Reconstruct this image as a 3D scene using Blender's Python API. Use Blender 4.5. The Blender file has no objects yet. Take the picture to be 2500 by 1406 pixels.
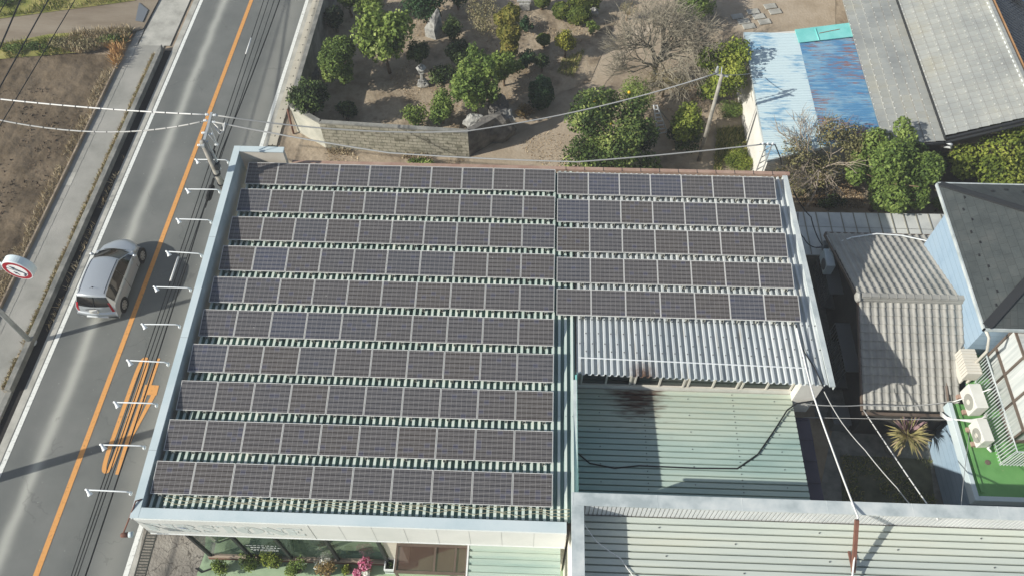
import bpy, math, random
import numpy as np
from mathutils import Vector, Matrix, noise as mnoise
R = math.radians
scene = bpy.context.scene
COL = scene.collection
# ------------------------------------------------------------------ camera
CAMF, CAMP = 1990.46, Vector((11.0438, -20.9426, 28.9559))
_p, _y, _r = 0.986788, -0.0453105, -0.0105766
_f = Vector((math.sin(_y)*math.cos(_p), math.cos(_y)*math.cos(_p), -math.sin(_p)))
_rt = Vector((math.cos(_y), -math.sin(_y), 0)); _up = _rt.cross(_f)
RT = math.cos(_r)*_rt + math.sin(_r)*_up
UP = -math.sin(_r)*_rt + math.cos(_r)*_up
FW = _f
cd = bpy.data.cameras.new("camera"); cam = bpy.data.objects.new("camera", cd); COL.objects.link(cam)
cam.matrix_world = Matrix(((RT.x, UP.x, -FW.x, CAMP.x), (RT.y, UP.y, -FW.y, CAMP.y), (RT.z, UP.z, -FW.z, CAMP.z), (0, 0, 0, 1)))
cd.sensor_width = 36; cd.lens = 36*CAMF/2500; cd.clip_end = 2000
scene.camera = cam
# ------------------------------------------------------------------ light
SUNAZ, SUNEL = Vector((0.935, 0.355, 0)).normalized(), R(30.5)   # direction the shadows fall
w = bpy.data.worlds.new("World"); scene.world = w; w.use_nodes = True
nt = w.node_tree; nt.nodes.clear()
sky = nt.nodes.new("ShaderNodeTexSky"); sky.sky_type = 'NISHITA'; sky.sun_disc = False
sky.sun_elevation = SUNEL; sky.sun_rotation = math.atan2(-SUNAZ.x, -SUNAZ.y) % (2*math.pi)
bg = nt.nodes.new("ShaderNodeBackground"); bg.inputs[1].default_value = 0.103
wo = nt.nodes.new("ShaderNodeOutputWorld")
hs_ = nt.nodes.new("ShaderNodeHueSaturation"); hs_.inputs["Saturation"].default_value = .74
nt.links.new(sky.outputs[0], hs_.inputs["Color"]); nt.links.new(hs_.outputs[0], bg.inputs[0]); nt.links.new(bg.outputs[0], wo.inputs[0])
sl = bpy.data.lights.new("sun", 'SUN'); sl.energy = 4.8; sl.angle = R(0.55); sl.color = (1.0, 0.955, 0.87)
sun = bpy.data.objects.new("sun", sl); COL.objects.link(sun)
sd = SUNAZ*math.cos(SUNEL) - Vector((0, 0, math.sin(SUNEL)))
sun.rotation_euler = sd.to_track_quat('-Z', 'Y').to_euler(); sun.location = (-40, -20, 50)
scene.view_settings.view_transform = 'Standard'; scene.view_settings.look = 'None'
scene.view_settings.exposure = 0.29; scene.view_settings.gamma = 1
# ------------------------------------------------------------------ helpers
def G(u, v, z=0.0):
    d = FW + RT*((u-1250)/CAMF) - UP*((v-703)/CAMF)
    return CAMP + d*((z-CAMP.z)/d.z)
def GY(u, v, y):
    d = FW + RT*((u-1250)/CAMF) - UP*((v-703)/CAMF)
    return CAMP + d*((y-CAMP.y)/d.y)
def GX(u, v, x):
    d = FW + RT*((u-1250)/CAMF) - UP*((v-703)/CAMF)
    return CAMP + d*((x-CAMP.x)/d.x)
def ppm(p):
    return CAMF/((Vector(p)-CAMP).dot(FW))
def lin(c):
    o = []
    for x in c:
        x /= 255.0
        o.append(x/12.92 if x < .04045 else ((x+.055)/1.055)**2.4)
    return (*o, 1.0)
MATS = {}
def mat(name, cols, scale=3.0, detail=6, rough=0.85, bump=0.0, bscale=None, metal=0.0, spec=0.3, stretch=None, obj=False, rnd=0.0, tone=False, lo=.35, hi=.65, trans=0.0, alpha=1.0, dist=0.0):
    m = bpy.data.materials.new(name); MATS[name] = m; m.use_nodes = True
    t = m.node_tree; N = t.nodes; L = t.links
    b = N["Principled BSDF"]; b.inputs["Roughness"].default_value = rough; b.inputs["Metallic"].default_value = metal
    b.inputs["Specular IOR Level"].default_value = spec
    if obj: src = N.new("ShaderNodeTexCoord").outputs["Object"]
    else: src = N.new("ShaderNodeNewGeometry").outputs["Position"]
    if stretch:
        mp = N.new("ShaderNodeMapping"); mp.inputs["Scale"].default_value = stretch; L.new(src, mp.inputs[0]); src = mp.outputs[0]
    if len(cols) > 1:
        cr = N.new("ShaderNodeValToRGB"); e = cr.color_ramp.elements
        while len(e) < len(cols): e.new(0.5)
        for i, c in enumerate(cols):
            e[i].position = lo+(hi-lo)*i/(len(cols)-1); e[i].color = lin(c)
        if tone:
            at = N.new("ShaderNodeAttribute"); at.attribute_name = "tone"; L.new(at.outputs["Fac"], cr.inputs[0])
        else:
            no = N.new("ShaderNodeTexNoise"); no.inputs["Scale"].default_value = scale; no.inputs["Detail"].default_value = detail
            no.inputs["Roughness"].default_value = .6; no.inputs["Distortion"].default_value = dist
            L.new(src, no.inputs["Vector"]); L.new(no.outputs["Fac"], cr.inputs[0])
        out = cr.outputs[0]
    else:
        rg = N.new("ShaderNodeRGB"); rg.outputs[0].default_value = lin(cols[0]); out = rg.outputs[0]
    if rnd:
        oi = N.new("ShaderNodeObjectInfo"); mr = N.new("ShaderNodeMapRange"); mr.inputs[3].default_value = 1-rnd; mr.inputs[4].default_value = 1+rnd
        L.new(oi.outputs["Random"], mr.inputs[0]); hs = N.new("ShaderNodeHueSaturation"); L.new(mr.outputs[0], hs.inputs["Value"]); L.new(out, hs.inputs["Color"]); out = hs.outputs[0]
    L.new(out, b.inputs["Base Color"])
    m["_"] = 0
    if bump:
        n2 = N.new("ShaderNodeTexNoise"); n2.inputs["Scale"].default_value = bscale or scale*4; n2.inputs["Detail"].default_value = 5
        L.new(src, n2.inputs["Vector"]); bp = N.new("ShaderNodeBump"); bp.inputs["Strength"].default_value = bump; bp.inputs["Distance"].default_value = .08
        L.new(n2.outputs["Fac"], bp.inputs["Height"]); L.new(bp.outputs[0], b.inputs["Normal"])
    if trans:
        tr = N.new("ShaderNodeBsdfTranslucent"); L.new(out, tr.inputs[0]); mx = N.new("ShaderNodeMixShader"); mx.inputs[0].default_value = trans
        o = N["Material Output"]; L.new(b.outputs[0], mx.inputs[1]); L.new(tr.outputs[0], mx.inputs[2]); L.new(mx.outputs[0], o.inputs[0])
    if alpha < 1: b.inputs["Alpha"].default_value = alpha
    return m
def basecol(m):
    """(nodes, links, principled, socket feeding base colour)"""
    t = m.node_tree; b = t.nodes["Principled BSDF"]
    return t.nodes, t.links, b, b.inputs["Base Color"].links[0].from_socket
def wire(m, sock):
    b = m.node_tree.nodes["Principled BSDF"]; m.node_tree.links.new(sock, b.inputs["Base Color"])
def mathn(N, L, op, a, b=None, c=None):
    n = N.new("ShaderNodeMath"); n.operation = op
    for i, x in enumerate((a, b, c)):
        if x is None: continue
        if isinstance(x, (int, float)): n.inputs[i].default_value = x
        else: L.new(x, n.inputs[i])
    return n.outputs[0]
def mixc(N, L, fac, a, b):
    n = N.new("ShaderNodeMix"); n.data_type = 'RGBA'
    for i, x in ((0, fac), (6, a), (7, b)):
        if isinstance(x, (int, float, tuple)): n.inputs[i].default_value = x
        else: L.new(x, n.inputs[i])
    return n.outputs[2]
class MB:
    def __init__(s): s.v = []; s.f = []; s.m = []; s.t = []
    def face(s, pts, mi=0, tone=.5):
        n = len(s.v); s.v += [tuple(p) for p in pts]; s.f.append(tuple(range(n, n+len(pts)))); s.m.append(mi); s.t.append(tone)
    def box(s, x0, y0, z0, x1, y1, z1, mi=0):
        s.hexa([(x0, y0, z0), (x1, y0, z0), (x1, y1, z0), (x0, y1, z0)], [(x0, y0, z1), (x1, y0, z1), (x1, y1, z1), (x0, y1, z1)], mi)
    def hexa(s, lo, hi, mi=0, caps=True):
        n = len(s.v); k = len(lo); s.v += [tuple(p) for p in lo]+[tuple(p) for p in hi]
        fs = [(n+i, n+(i+1) % k, n+k+(i+1) % k, n+k+i) for i in range(k)]
        if caps: fs += [tuple(range(n+k-1, n-1, -1)), tuple(range(n+k, n+2*k))]
        s.f += fs; s.m += [mi]*len(fs); s.t += [.5]*len(fs)
    def prism(s, pts, dz, mi=0):
        lo = [Vector(p) for p in pts]
        if sum((lo[i].x*lo[(i+1) % len(lo)].y-lo[(i+1) % len(lo)].x*lo[i].y) for i in range(len(lo))) < 0: lo.reverse()
        s.hexa(lo, [p+Vector((0, 0, dz)) for p in lo], mi)
    def bar(s, p, q, w, h, mi=0, up=(0, 0, 1)):
        p = Vector(p); q = Vector(q); d = (q-p).normalized(); u = Vector(up)
        sd = d.cross(u)
        if sd.length < 1e-4: sd = d.cross(Vector((1, 0, 0)))
        sd.normalize(); u = sd.cross(d)
        a = [p+sd*(w/2*i)+u*(h/2*j) for i, j in ((-1, -1), (1, -1), (1, 1), (-1, 1))]
        s.hexa([x for x in a][::-1], [x+(q-p) for x in a][::-1], mi)
    def tube(s, path, r, n=6, mi=0, r2=None, cap=True):
        path = [Vector(p) for p in path]; base = len(s.v); K = len(path)
        for i, p in enumerate(path):
            d = (path[min(i+1, K-1)]-path[max(i-1, 0)]).normalized()
            a = d.cross(Vector((0, 0, 1)))
            if a.length < .05: a = d.cross(Vector((1, 0, 0)))
            a.normalize(); b = a.cross(d)
            rr = r if r2 is None else r+(r2-r)*i/(K-1)
            for j in range(n):
                t = 2*math.pi*j/n; s.v.append(tuple(p+a*(rr*math.cos(t))+b*(rr*math.sin(t))))
        fs = [(base+i*n+j, base+i*n+(j+1) % n, base+(i+1)*n+(j+1) % n, base+(i+1)*n+j) for i in range(K-1) for j in range(n)]
        if cap: fs += [tuple(range(base+n-1, base-1, -1)), tuple(base+(K-1)*n+j for j in range(n))]
        s.f += fs; s.m += [mi]*len(fs); s.t += [.5]*len(fs)
    def lathe(s, o, prof, n=12, mi=0, axis=(0, 0, 1)):
        o = Vector(o); ax = Vector(axis).normalized(); a = ax.cross(Vector((0, 0, 1)))
        if a.length < .05: a = Vector((1, 0, 0))
        a.normalize(); b = ax.cross(a); base = len(s.v)
        for r, h in prof:
            for j in range(n):
                t = 2*math.pi*j/n; s.v.append(tuple(o+ax*h+a*(r*math.cos(t))+b*(r*math.sin(t))))
        K = len(prof)
        fs = [(base+i*n+j, base+i*n+(j+1) % n, base+(i+1)*n+(j+1) % n, base+(i+1)*n+j) for i in range(K-1) for j in range(n)]
        fs += [tuple(range(base+n-1, base-1, -1)), tuple(base+(K-1)*n+j for j in range(n))]
        s.f += fs; s.m += [mi]*len(fs); s.t += [.5]*len(fs)
    def grid(s, P, mi=0):
        n = len(s.v); a = len(P); b = len(P[0])
        for row in P: s.v += [tuple(p) for p in row]
        fs = [(n+i*b+j, n+i*b+j+1, n+(i+1)*b+j+1, n+(i+1)*b+j) for i in range(a-1) for j in range(b-1)]
        s.f += fs; s.m += [mi]*len(fs); s.t += [.5]*len(fs)
    def blob(s, c, r, seed=0, amp=.25, nu=10, nv=7, mi=0):
        c = Vector(c); P = []
        for i in range(nv+1):
            th = math.pi*i/nv; row = []
            for j in range(nu+1):
                ph = 2*math.pi*(j % nu)/nu
                d = Vector((math.sin(th)*math.cos(ph), math.sin(th)*math.sin(ph), -math.cos(th)))
                k = 1+amp*mnoise.noise(d*1.6+Vector((seed*7.3, seed*3.1, 0)))*2
                row.append(c+Vector((d.x*r[0]*k, d.y*r[1]*k, d.z*r[2]*k)))
            P.append(row)
        s.grid(P, mi)
    def build(s, name, mats, parent=None, smooth=False, bev=0.0):
        me = bpy.data.meshes.new(name); me.from_pydata(s.v, [], s.f)
        if not isinstance(mats, (list, tuple)): mats = [mats]
        for m in mats: me.materials.append(m)
        if len(mats) > 1: me.polygons.foreach_set("material_index", s.m)
        at = me.attributes.new("tone", 'FLOAT', 'FACE'); at.data.foreach_set("value", s.t)
        if smooth: me.polygons.foreach_set("use_smooth", [True]*len(s.f))
        me.update()
        o = bpy.data.objects.new(name, me); COL.objects.link(o)
        if bev:
            md = o.modifiers.new("bevel", 'BEVEL'); md.width = bev; md.segments = 2; md.limit_method = 'ANGLE'
        if parent:
            o.parent = parent
            o.matrix_parent_inverse = parent.matrix_basis.inverted() if parent.type == 'EMPTY' and not parent.parent else Matrix()
        return o
def tag(o, label, cat, group=None):
    o["label"] = label; o["category"] = cat
    if group: o["group"] = group
    return o
def thing(name, label, cat, loc=(0, 0, 0), group=None):
    o = bpy.data.objects.new(name, None); COL.objects.link(o); o.location = loc; o.empty_display_size = .3
    return tag(o, label, cat, group)
def struct(o, kind="structure"):
    o["kind"] = kind; return o
def copy_thing(o, loc):
    c = o.copy(); COL.objects.link(c); c.location = loc
    for ch in o.children:
        d = ch.copy(); COL.objects.link(d); d.parent = c; d.matrix_parent_inverse = ch.matrix_parent_inverse.copy()
        for g in ch.children:
            e = g.copy(); COL.objects.link(e); e.parent = d; e.matrix_parent_inverse = g.matrix_parent_inverse.copy()
    return c
def corr(mb, p0, across, along, n, pitch, height, mi=0, top=.28, slope=.16, wob=0.0, along2=None, mi2=None):
    """trapezoid-rib sheet: p0 corner, unit vector across the ribs, full vector along them"""
    p0 = Vector(p0); A = Vector(across); B = Vector(along); B2 = Vector(along2) if along2 else B; Z = Vector((0, 0, 1)); r0 = []; r1 = []
    tot = n*pitch
    for i in range(n):
        for fx, h in ((0, 0), (.5-top/2-slope, 0), (.5-top/2, 1), (.5+top/2, 1), (.5+top/2+slope, 0)):
            x = (i+fx)*pitch; p = p0+A*x+Z*(h*height)
            bb = B.lerp(B2, x/tot)
            r0.append(p); r1.append(p+bb)
    r0.append(p0+A*tot); r1.append(p0+A*tot+B2)
    k0 = len(mb.m); mb.grid([r0, r1], mi)
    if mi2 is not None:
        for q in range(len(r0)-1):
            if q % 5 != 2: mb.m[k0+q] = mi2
def cable(name, label, pts, sag=0.3, r=.02, m=None, beads=0, n=14, cat="cable", group=None):
    mb = MB(); pts = [Vector(p) for p in pts]; path = []
    for k in range(len(pts)-1):
        for i in range(n + (1 if k == len(pts)-2 else 0)):
            t = i/n; p = pts[k].lerp(pts[k+1], t); p.z -= 4*sag*t*(1-t); path.append(p)
    mb.tube(path, r, 5)
    if beads:
        L = 0
        for a, b in zip(path, path[1:]):
            d = (b-a).length; s = beads-(L % beads)
            while s < d:
                c = a.lerp(b, s/d); u = (b-a).normalized(); mb.tube([c-u*.022, c+u*.022], r*1.15, 5, 1); s += beads
            L += d
    return tag(mb.build(name, [m, MATS["bolt"]], smooth=True), label, cat, group)
# ------------------------------------------------------------------ materials
M = MATS
mat("black_rubber", [(28, 28, 30)], rough=.7)
mat("dirt", [(110, 97, 81), (144, 130, 111), (164, 150, 130), (134, 121, 103)], .55, 9, .95, .5, 5, lo=.3, hi=.7)
mat("garden_soil", [(102, 90, 73), (139, 125, 105), (163, 149, 128), (118, 105, 86)], .9, 9, .95, .6, 6, lo=.3, hi=.7)
mat("path_soil", [(152, 138, 118), (165, 151, 131), (176, 163, 144)], .7, 6, .95, .25, 8)
mat("field_soil", [(64, 54, 42), (90, 78, 61), (110, 97, 79), (78, 66, 51)], .45, 10, .95, 1.0, 3.2, lo=.3, hi=.7)
mat("lane", [(118, 106, 90), (133, 122, 106), (142, 132, 116)], .5, 7, .95, .2, 8, stretch=(.35, 1.6, 1))
mat("asphalt", [(100, 103, 101), (109, 112, 109), (117, 119, 116)], .35, 12, .9, .35, 60)
mat("walk_asphalt", [(136, 136, 129), (150, 149, 142), (160, 158, 151)], .6, 12, .92, .3, 40)
mat("concrete", [(150, 149, 141), (170, 169, 160), (183, 181, 172)], 1.2, 10, .9, .2, 20)
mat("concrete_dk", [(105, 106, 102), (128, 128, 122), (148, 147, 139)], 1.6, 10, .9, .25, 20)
mat("beige_slab", [(168, 163, 148), (180, 175, 160), (188, 183, 168)], .8, 10, .9, .12, 20)
mat("orange_paint", [(160, 128, 92), (196, 142, 82), (206, 150, 88)], 9, 12, .85, lo=.30, hi=.48)
mat("white_paint", [(150, 152, 148), (204, 206, 200), (220, 222, 216)], 9, 12, .8, lo=.28, hi=.5)
mat("cracked", [(104, 101, 94), (134, 129, 120), (152, 148, 138)], .9, 10, .95, .5, 12, lo=.3, hi=.7)
mat("green_floor", [(120, 140, 112), (144, 166, 134), (156, 176, 145)], .9, 8, .7, lo=.3, hi=.6)
mat("grass", [(88, 98, 46), (118, 122, 58), (148, 142, 84), (166, 156, 104)], .7, 8, .95, lo=.3, hi=.7)
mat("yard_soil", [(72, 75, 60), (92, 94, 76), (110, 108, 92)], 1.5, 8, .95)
mat("blade", [(72, 92, 34), (112, 126, 52), (160, 154, 88), (196, 182, 128)], tone=True, lo=.05, hi=.95, rough=.9)
mat("dry_blade", [(130, 114, 84), (172, 156, 124), (204, 192, 162), (150, 130, 96)], tone=True, lo=.05, hi=.95, rough=.9)
mat("rust_grass", [(150, 110, 66), (184, 146, 96), (206, 176, 126)], tone=True, lo=.05, hi=.95, rough=.9)
mat("clod", [(74, 61, 49), (98, 82, 66), (122, 105, 86)], tone=True, lo=.05, hi=.95, rough=.95)
mat("litter", [(112, 84, 54), (172, 146, 108), (206, 190, 158)], tone=True, lo=.05, hi=.95, rough=.9)
mat("ditch_shade", [(34, 32, 32), (48, 46, 44)], 2, 6, .95)
mat("grate", [(70, 72, 66)], rough=.7, metal=.3)
mat("pit", [(34, 36, 32)], rough=.9)
mat("white_metal", [(222, 226, 226)], rough=.4, spec=.5)
mat("parapet_blue", [(178, 194, 197), (190, 203, 205), (197, 208, 209)], .5, 4, .45, spec=.4)
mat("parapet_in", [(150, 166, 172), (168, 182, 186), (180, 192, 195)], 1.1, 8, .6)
mat("sign_white", [(208, 212, 208), (222, 225, 221)], .6, 5, .5)
mat("sign_letter", [(188, 198, 196), (199, 208, 206)], 2, 5, .5)
mat("bird_blue", [(160, 172, 194)], rough=.5)
mat("beige_wall", [(196, 188, 174), (212, 205, 192)], .8, 6, .8)
mat("white_wall", [(204, 202, 194), (222, 220, 212)], .9, 8, .8, .1, 10)
mat("teal_roof", [(164, 182, 174), (194, 208, 199), (210, 219, 209), (216, 222, 210)], .9, 9, .5, spec=.45, stretch=(1, .25, 1), lo=.3, hi=.7)
mat("teal_paint_shade", [(88, 114, 108), (112, 140, 133), (130, 158, 150), (146, 172, 162)], .9, 9, .5, spec=.45, stretch=(1, .25, 1), lo=.3, hi=.7)  # for valleys and flanks: unbleached paint, with rib shade put into the colour
mat("silver_roof", [(168, 175, 176), (188, 194, 194), (203, 207, 205)], .8, 9, .5, metal=.0, spec=.5, stretch=(1.6, .2, 1), lo=.3, hi=.7)
mat("lower_teal", [(138, 164, 158), (162, 182, 173), (178, 193, 181), (190, 198, 181)], .7, 9, .55, spec=.4, stretch=(.2, 1.2, 1), lo=.3, hi=.7)
mat("front_roof", [(154, 168, 162), (182, 190, 182), (196, 202, 190), (202, 203, 186)], .6, 9, .55, spec=.4, stretch=(.15, 1.3, 1), lo=.3, hi=.7)
mat("teal_trim", [(130, 190, 186), (160, 214, 208)], 1, 5, .5)
mat("flashing", [(164, 174, 174), (188, 196, 195), (206, 211, 208)], 1.4, 8, .45, metal=.1, spec=.5)
mat("gutter_brown", [(150, 122, 108), (170, 146, 130)], 2, 5, .6)
mat("dark_metal", [(52, 54, 56)], rough=.5, metal=.3)
mat("grey_metal", [(140, 144, 146)], rough=.4, metal=.6)
mat("galv", [(176, 180, 180), (196, 200, 198)], 3, 6, .42, metal=.45)
mat("bracket", [(150, 152, 146), (196, 196, 186)], 6, 4, .5, metal=.3, obj=True)
mat("bolt", [(70, 72, 74)], rough=.6)
mat("glass_dark", [(30, 38, 38)], rough=.05, spec=.6)
mat("cream_frame", [(206, 202, 190)], rough=.6)
mat("brown_frame", [(96, 84, 75), (110, 98, 88)], 2, 4, .5)
mat("rust", [(122, 78, 58), (146, 92, 66), (112, 70, 54)], 4, 8, .85)
mat("rust_steel", [(104, 72, 60), (122, 84, 70)], 4, 6, .7)
mat("wood", [(116, 92, 66), (148, 120, 90)], 3, 6, .8)
mat("conc_pole", [(132, 128, 118), (160, 156, 146)], 3, 8, .9)
mat("cable_grey", [(176, 176, 172)], rough=.6)
mat("cable_white", [(216, 216, 212)], rough=.5)
mat("cable_black", [(30, 32, 34)], rough=.6)
mat("bark", [(92, 76, 58), (120, 102, 82), (140, 124, 104)], 6, 8, .95, .3, 20)
mat("bark_grey", [(124, 112, 98), (152, 140, 124), (172, 160, 146)], 6, 8, .95, .3, 20)
def rect(n, m, x0, y0, x1, y1, z, kind="structure", skew=.0275):
    b = MB(); seg = max(1, int((y1-y0)/4)); P = []
    for i in range(seg+1):
        y = y0+(y1-y0)*i/seg; P.append([(x0+skew*y, y, z), (x1+skew*y, y, z)])
    b.grid(P); o = b.build(n, M[m]); return struct(o, kind)
def pxpoly(n, m, pts, z, kind="structure", thick=0):
    b = MB(); P = [G(u, v, z) for u, v in pts]
    if sum((P[i].x*P[(i+1) % len(P)].y-P[(i+1) % len(P)].x*P[i].y) for i in range(len(P))) < 0: P.reverse()
    if thick: b.prism([p-Vector((0, 0, thick)) for p in P], thick)
    else: b.face(P)
    return struct(b.build(n, M[m]), kind)
# ------------------------------------------------------------------ ground
b = MB(); b.face([(-300, -300, -.03), (300, -300, -.03), (300, 300, -.03), (-300, 300, -.03)])
struct(b.build("ground", M["dirt"]))
# field: lumpy sheet
b = MB(); P = []
fy = [-30+i*1.2 for i in range(16)]+[-11+i*.14 for i in range(166)]; fx = [-40+i*1.3 for i in range(15)]+[-21+i*.15 for i in range(65)]+[-11.25]
for y in fy:
    row = []
    for x in fx:
        x2 = x+.0275*y; e_ = min(1, (-11.25-x)/.5)*min(1, (12.1-y)/.6); V3 = Vector((x, y, 0))
        h = .10*mnoise.noise(V3*.7)+.05*mnoise.noise(V3*2.1+Vector((0, 0, 5)))+.04*mnoise.noise(V3*5.3+Vector((0, 0, 9)))
        rough_ = max(0, mnoise.noise(V3*.33+Vector((3, 1, 2)))*1.6-.1)+max(0, min(1, (2.5-y)/2))*.8
        h += rough_*.10*mnoise.noise(V3*3.4+Vector((7, 0, 1)))
        for xc in (-13.1, -14.9):
            w_ = max(0, 1-abs(x-xc-.25*math.sin(y*.2))/.26); h += w_*(.035*math.sin(y*16)-.05)*(1 if y < 3.2 else .25)
        h += .03*math.sin((x+.35*y)*2.4)*max(0, min(1, (y-2)/3))
        row.append((x2, y, .075+.9*h*e_))
    P.append(row)
b.grid(P); struct(b.build("field", M["field_soil"], smooth=True))
# road
m = M["asphalt"]; N, L, bs, so = basecol(m)
sep = N.new("ShaderNodeSeparateXYZ"); ge = N.new("ShaderNodeNewGeometry"); L.new(ge.outputs["Position"], sep.inputs[0])
xr = mathn(N, L, 'SUBTRACT', sep.outputs[0], mathn(N, L, 'MULTIPLY', sep.outputs[1], .0275))
nz = N.new("ShaderNodeTexNoise"); nz.inputs["Scale"].default_value = .5; nz.inputs["Detail"].default_value = 8
L.new(ge.outputs["Position"], nz.inputs["Vector"])
xj = mathn(N, L, 'ADD', xr, mathn(N, L, 'MULTIPLY', mathn(N, L, 'SUBTRACT', nz.outputs["Fac"], .5), .35))
def streak(c, wd, power=2.0):
    d = mathn(N, L, 'DIVIDE', mathn(N, L, 'ABSOLUTE', mathn(N, L, 'SUBTRACT', xj, c)), wd)
    return mathn(N, L, 'POWER', 2.718, mathn(N, L, 'MULTIPLY', mathn(N, L, 'MULTIPLY', d, d), -1.0))
c1 = mixc(N, L, mathn(N, L, 'MULTIPLY', streak(-6.98, .22), .7), so, lin((182, 183, 174)))
c2 = mixc(N, L, mathn(N, L, 'MULTIPLY', streak(-3.0, .5), .42), c1, lin((150, 150, 142)))
c3 = mixc(N, L, mathn(N, L, 'MULTIPLY', streak(-4.1, .5), .3), c2, lin((70, 74, 74)))
c4 = mixc(N, L, mathn(N, L, 'MULTIPLY', streak(-7.75, .35), .2), c3, lin((74, 78, 78)))
vo = N.new("ShaderNodeTexVoronoi"); vo.feature = 'DISTANCE_TO_EDGE'; vo.inputs["Scale"].default_value = .32
va = N.new("ShaderNodeVectorMath"); va.operation = 'MULTIPLY_ADD'; n3 = N.new("ShaderNodeTexNoise"); n3.inputs["Scale"].default_value = 1.3; n3.inputs["Detail"].default_value = 7; L.new(ge.outputs["Position"], n3.inputs["Vector"]); L.new(n3.outputs["Color"], va.inputs[0]); va.inputs[1].default_value = (1.3, 1.3, 0); L.new(ge.outputs["Position"], va.inputs[2]); L.new(va.outputs[0], vo.inputs["Vector"])
ck = mathn(N, L, 'MULTIPLY', mathn(N, L, 'LESS_THAN', vo.outputs["Distance"], .005), mathn(N, L, 'GREATER_THAN', nz.outputs["Fac"], .50))
c5 = mixc(N, L, mathn(N, L, 'MULTIPLY', ck, .18), c4, lin((52, 54, 54)))
n4 = N.new("ShaderNodeTexNoise"); n4.inputs["Scale"].default_value = 9; n4.inputs["Detail"].default_value = 3; L.new(ge.outputs["Position"], n4.inputs["Vector"])
sk = N.new("ShaderNodeMapRange"); sk.inputs[1].default_value = .70; sk.inputs[2].default_value = .76; L.new(n4.outputs["Fac"], sk.inputs[0])
c6 = mixc(N, L, mathn(N, L, 'MULTIPLY', sk.outputs[0], .5), c5, lin((168, 170, 164)))
wire(m, c6)
rect("road", "asphalt", -8.5, -60, -2.2, 120, 0)
rect("ditch", "ditch_shade", -9.08, -40, -8.66, 12.6, .001)  # flat strip; the shade of a sunken channel is put into its near-black colour
rect("road_shoulder", "concrete", -8.70, -60, -8.4, 120, .006)
def line(n, m, x0, x1, ya, yb, z=.010): return rect(n, m, x0, ya, x1, yb, z)
line("centre_line", "orange_paint", -5.58, -5.38, -60, 120)
line("edge_line", "white_paint", -8.35, -8.17, -60, 120)
line("edge_line", "white_paint", -2.46, -2.28, -60, 120)
rect("gutter", "concrete", -2.27, -60, -2.05, 120, .006)
# concrete lids along the right side, with finger slots
b = MB()
for k in range(60):
    y = 6.0+k*.6
    for q in (0,):
        x = -2.04+.0275*y; b.hexa([(x, y, 0), (x+.42, y, 0), (x+.42, y+.585, 0), (x, y+.585, 0)], [(x, y, .05), (x+.42, y, .05), (x+.42, y+.585, .05), (x, y+.585, .05)], 0)
        b.box(x+.19, y-.05, .045, x+.225, y+.05, .053, 1)
struct(b.build("drain_covers", [M["beige_slab"], M["pit"]]))
rect("drain_bed", "pit", -2.04, 3, -1.62, 60, .004)
# road number 40 painted for oncoming traffic (reads from the far side)
def ribbon(mb, path, wd, z):
    path = [Vector((p[0], p[1], z)) for p in path]; Lf = []; Rf = []
    for i, p in enumerate(path):
        d = (path[min(i+1, len(path)-1)]-path[max(i-1, 0)]); d.normalize(); s = Vector((d.y, -d.x, 0))*wd/2
        Lf.append(p-s); Rf.append(p+s)
    mb.grid([Lf, Rf])
b = MB()
def zz(x, y, z=.011): p = G(220+x/2.24, 830+y/2.24, 0); p.z = z; return p
A, Bq = zz(297, 118), zz(92, 700); ax = A-Bq; ln = ax.length; ax.normalize(); sx = Vector((ax.y, -ax.x, 0)); cen = (A+Bq)/2; ov = []
for t in range(61):
    a = 2*math.pi*t/60; cx, cy = math.cos(a), math.sin(a)
    ov.append(cen+sx*(.165*math.copysign(abs(cx)**.7, cx))+ax*((ln/2+.12)*math.copysign(abs(cy)**.35, cy)))
ribbon(b, ov, .165, .010)
b.face([zz(x, y, .012) for x, y in ((362, 100), (384, 100), (336, 246), (311, 246))])
b.face([zz(x, y, .013) for x, y in ((301, 243), (378, 248), (363, 302), (285, 298))])
b.face([zz(x, y, .0122) for x, y in ((286, 296), (312, 298), (222, 552), (160, 735), (137, 733), (196, 545))])
b.face([zz(x, y, .0118) for x, y in ((334, 300), (361, 298), (234, 530), (200, 620), (212, 545))])
struct(b.build("road_number_marking", M["orange_paint"]))
# walk on the left
rect("sidewalk", "walk_asphalt", -11.1, -60, -9.2, 13.0, .02)
b = MB()
for k in range(40):
    y = -16+k*.8
    x = -11.02+.0275*y; b.hexa([(x, y, 0), (x+.36, y, 0), (x+.36, y+.78, 0), (x, y+.78, 0)], [(x, y, .03), (x+.36, y, .03), (x+.36, y+.78, .03), (x, y+.78, .03)], 1 if (k*7) % 11 == 3 else 0)
struct(b.build("walk_drain_covers", [M["walk_asphalt"], M["concrete"]]))
rect("crossing_apron", "concrete", -10.6, 12.95, -8.9, 60, .022)
pxpoly("lane", "lane", [(-300, 205), (0, 100), (0, 42), (330, 0), (420, -60), (350, 70), (325, 78), (120, 92), (0, 118), (-300, 230)], .10)
pxpoly("verge", "grass", [(-400, 230), (0, 108), (120, 84), (325, 72), (312, 100), (200, 128), (0, 145), (-400, 290)], .12)
pxpoly("verge", "grass", [(-400, 120), (0, 46), (330, 2), (390, -60), (0, -160), (-500, -60)], .13)
b = MB(); b.prism([G(340, 8, .12), G(362, 26, .12), G(349, 55, .12), G(331, 52, .12)], .03); struct(b.build("steel_drain_plate", M["grey_metal"]))
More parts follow.
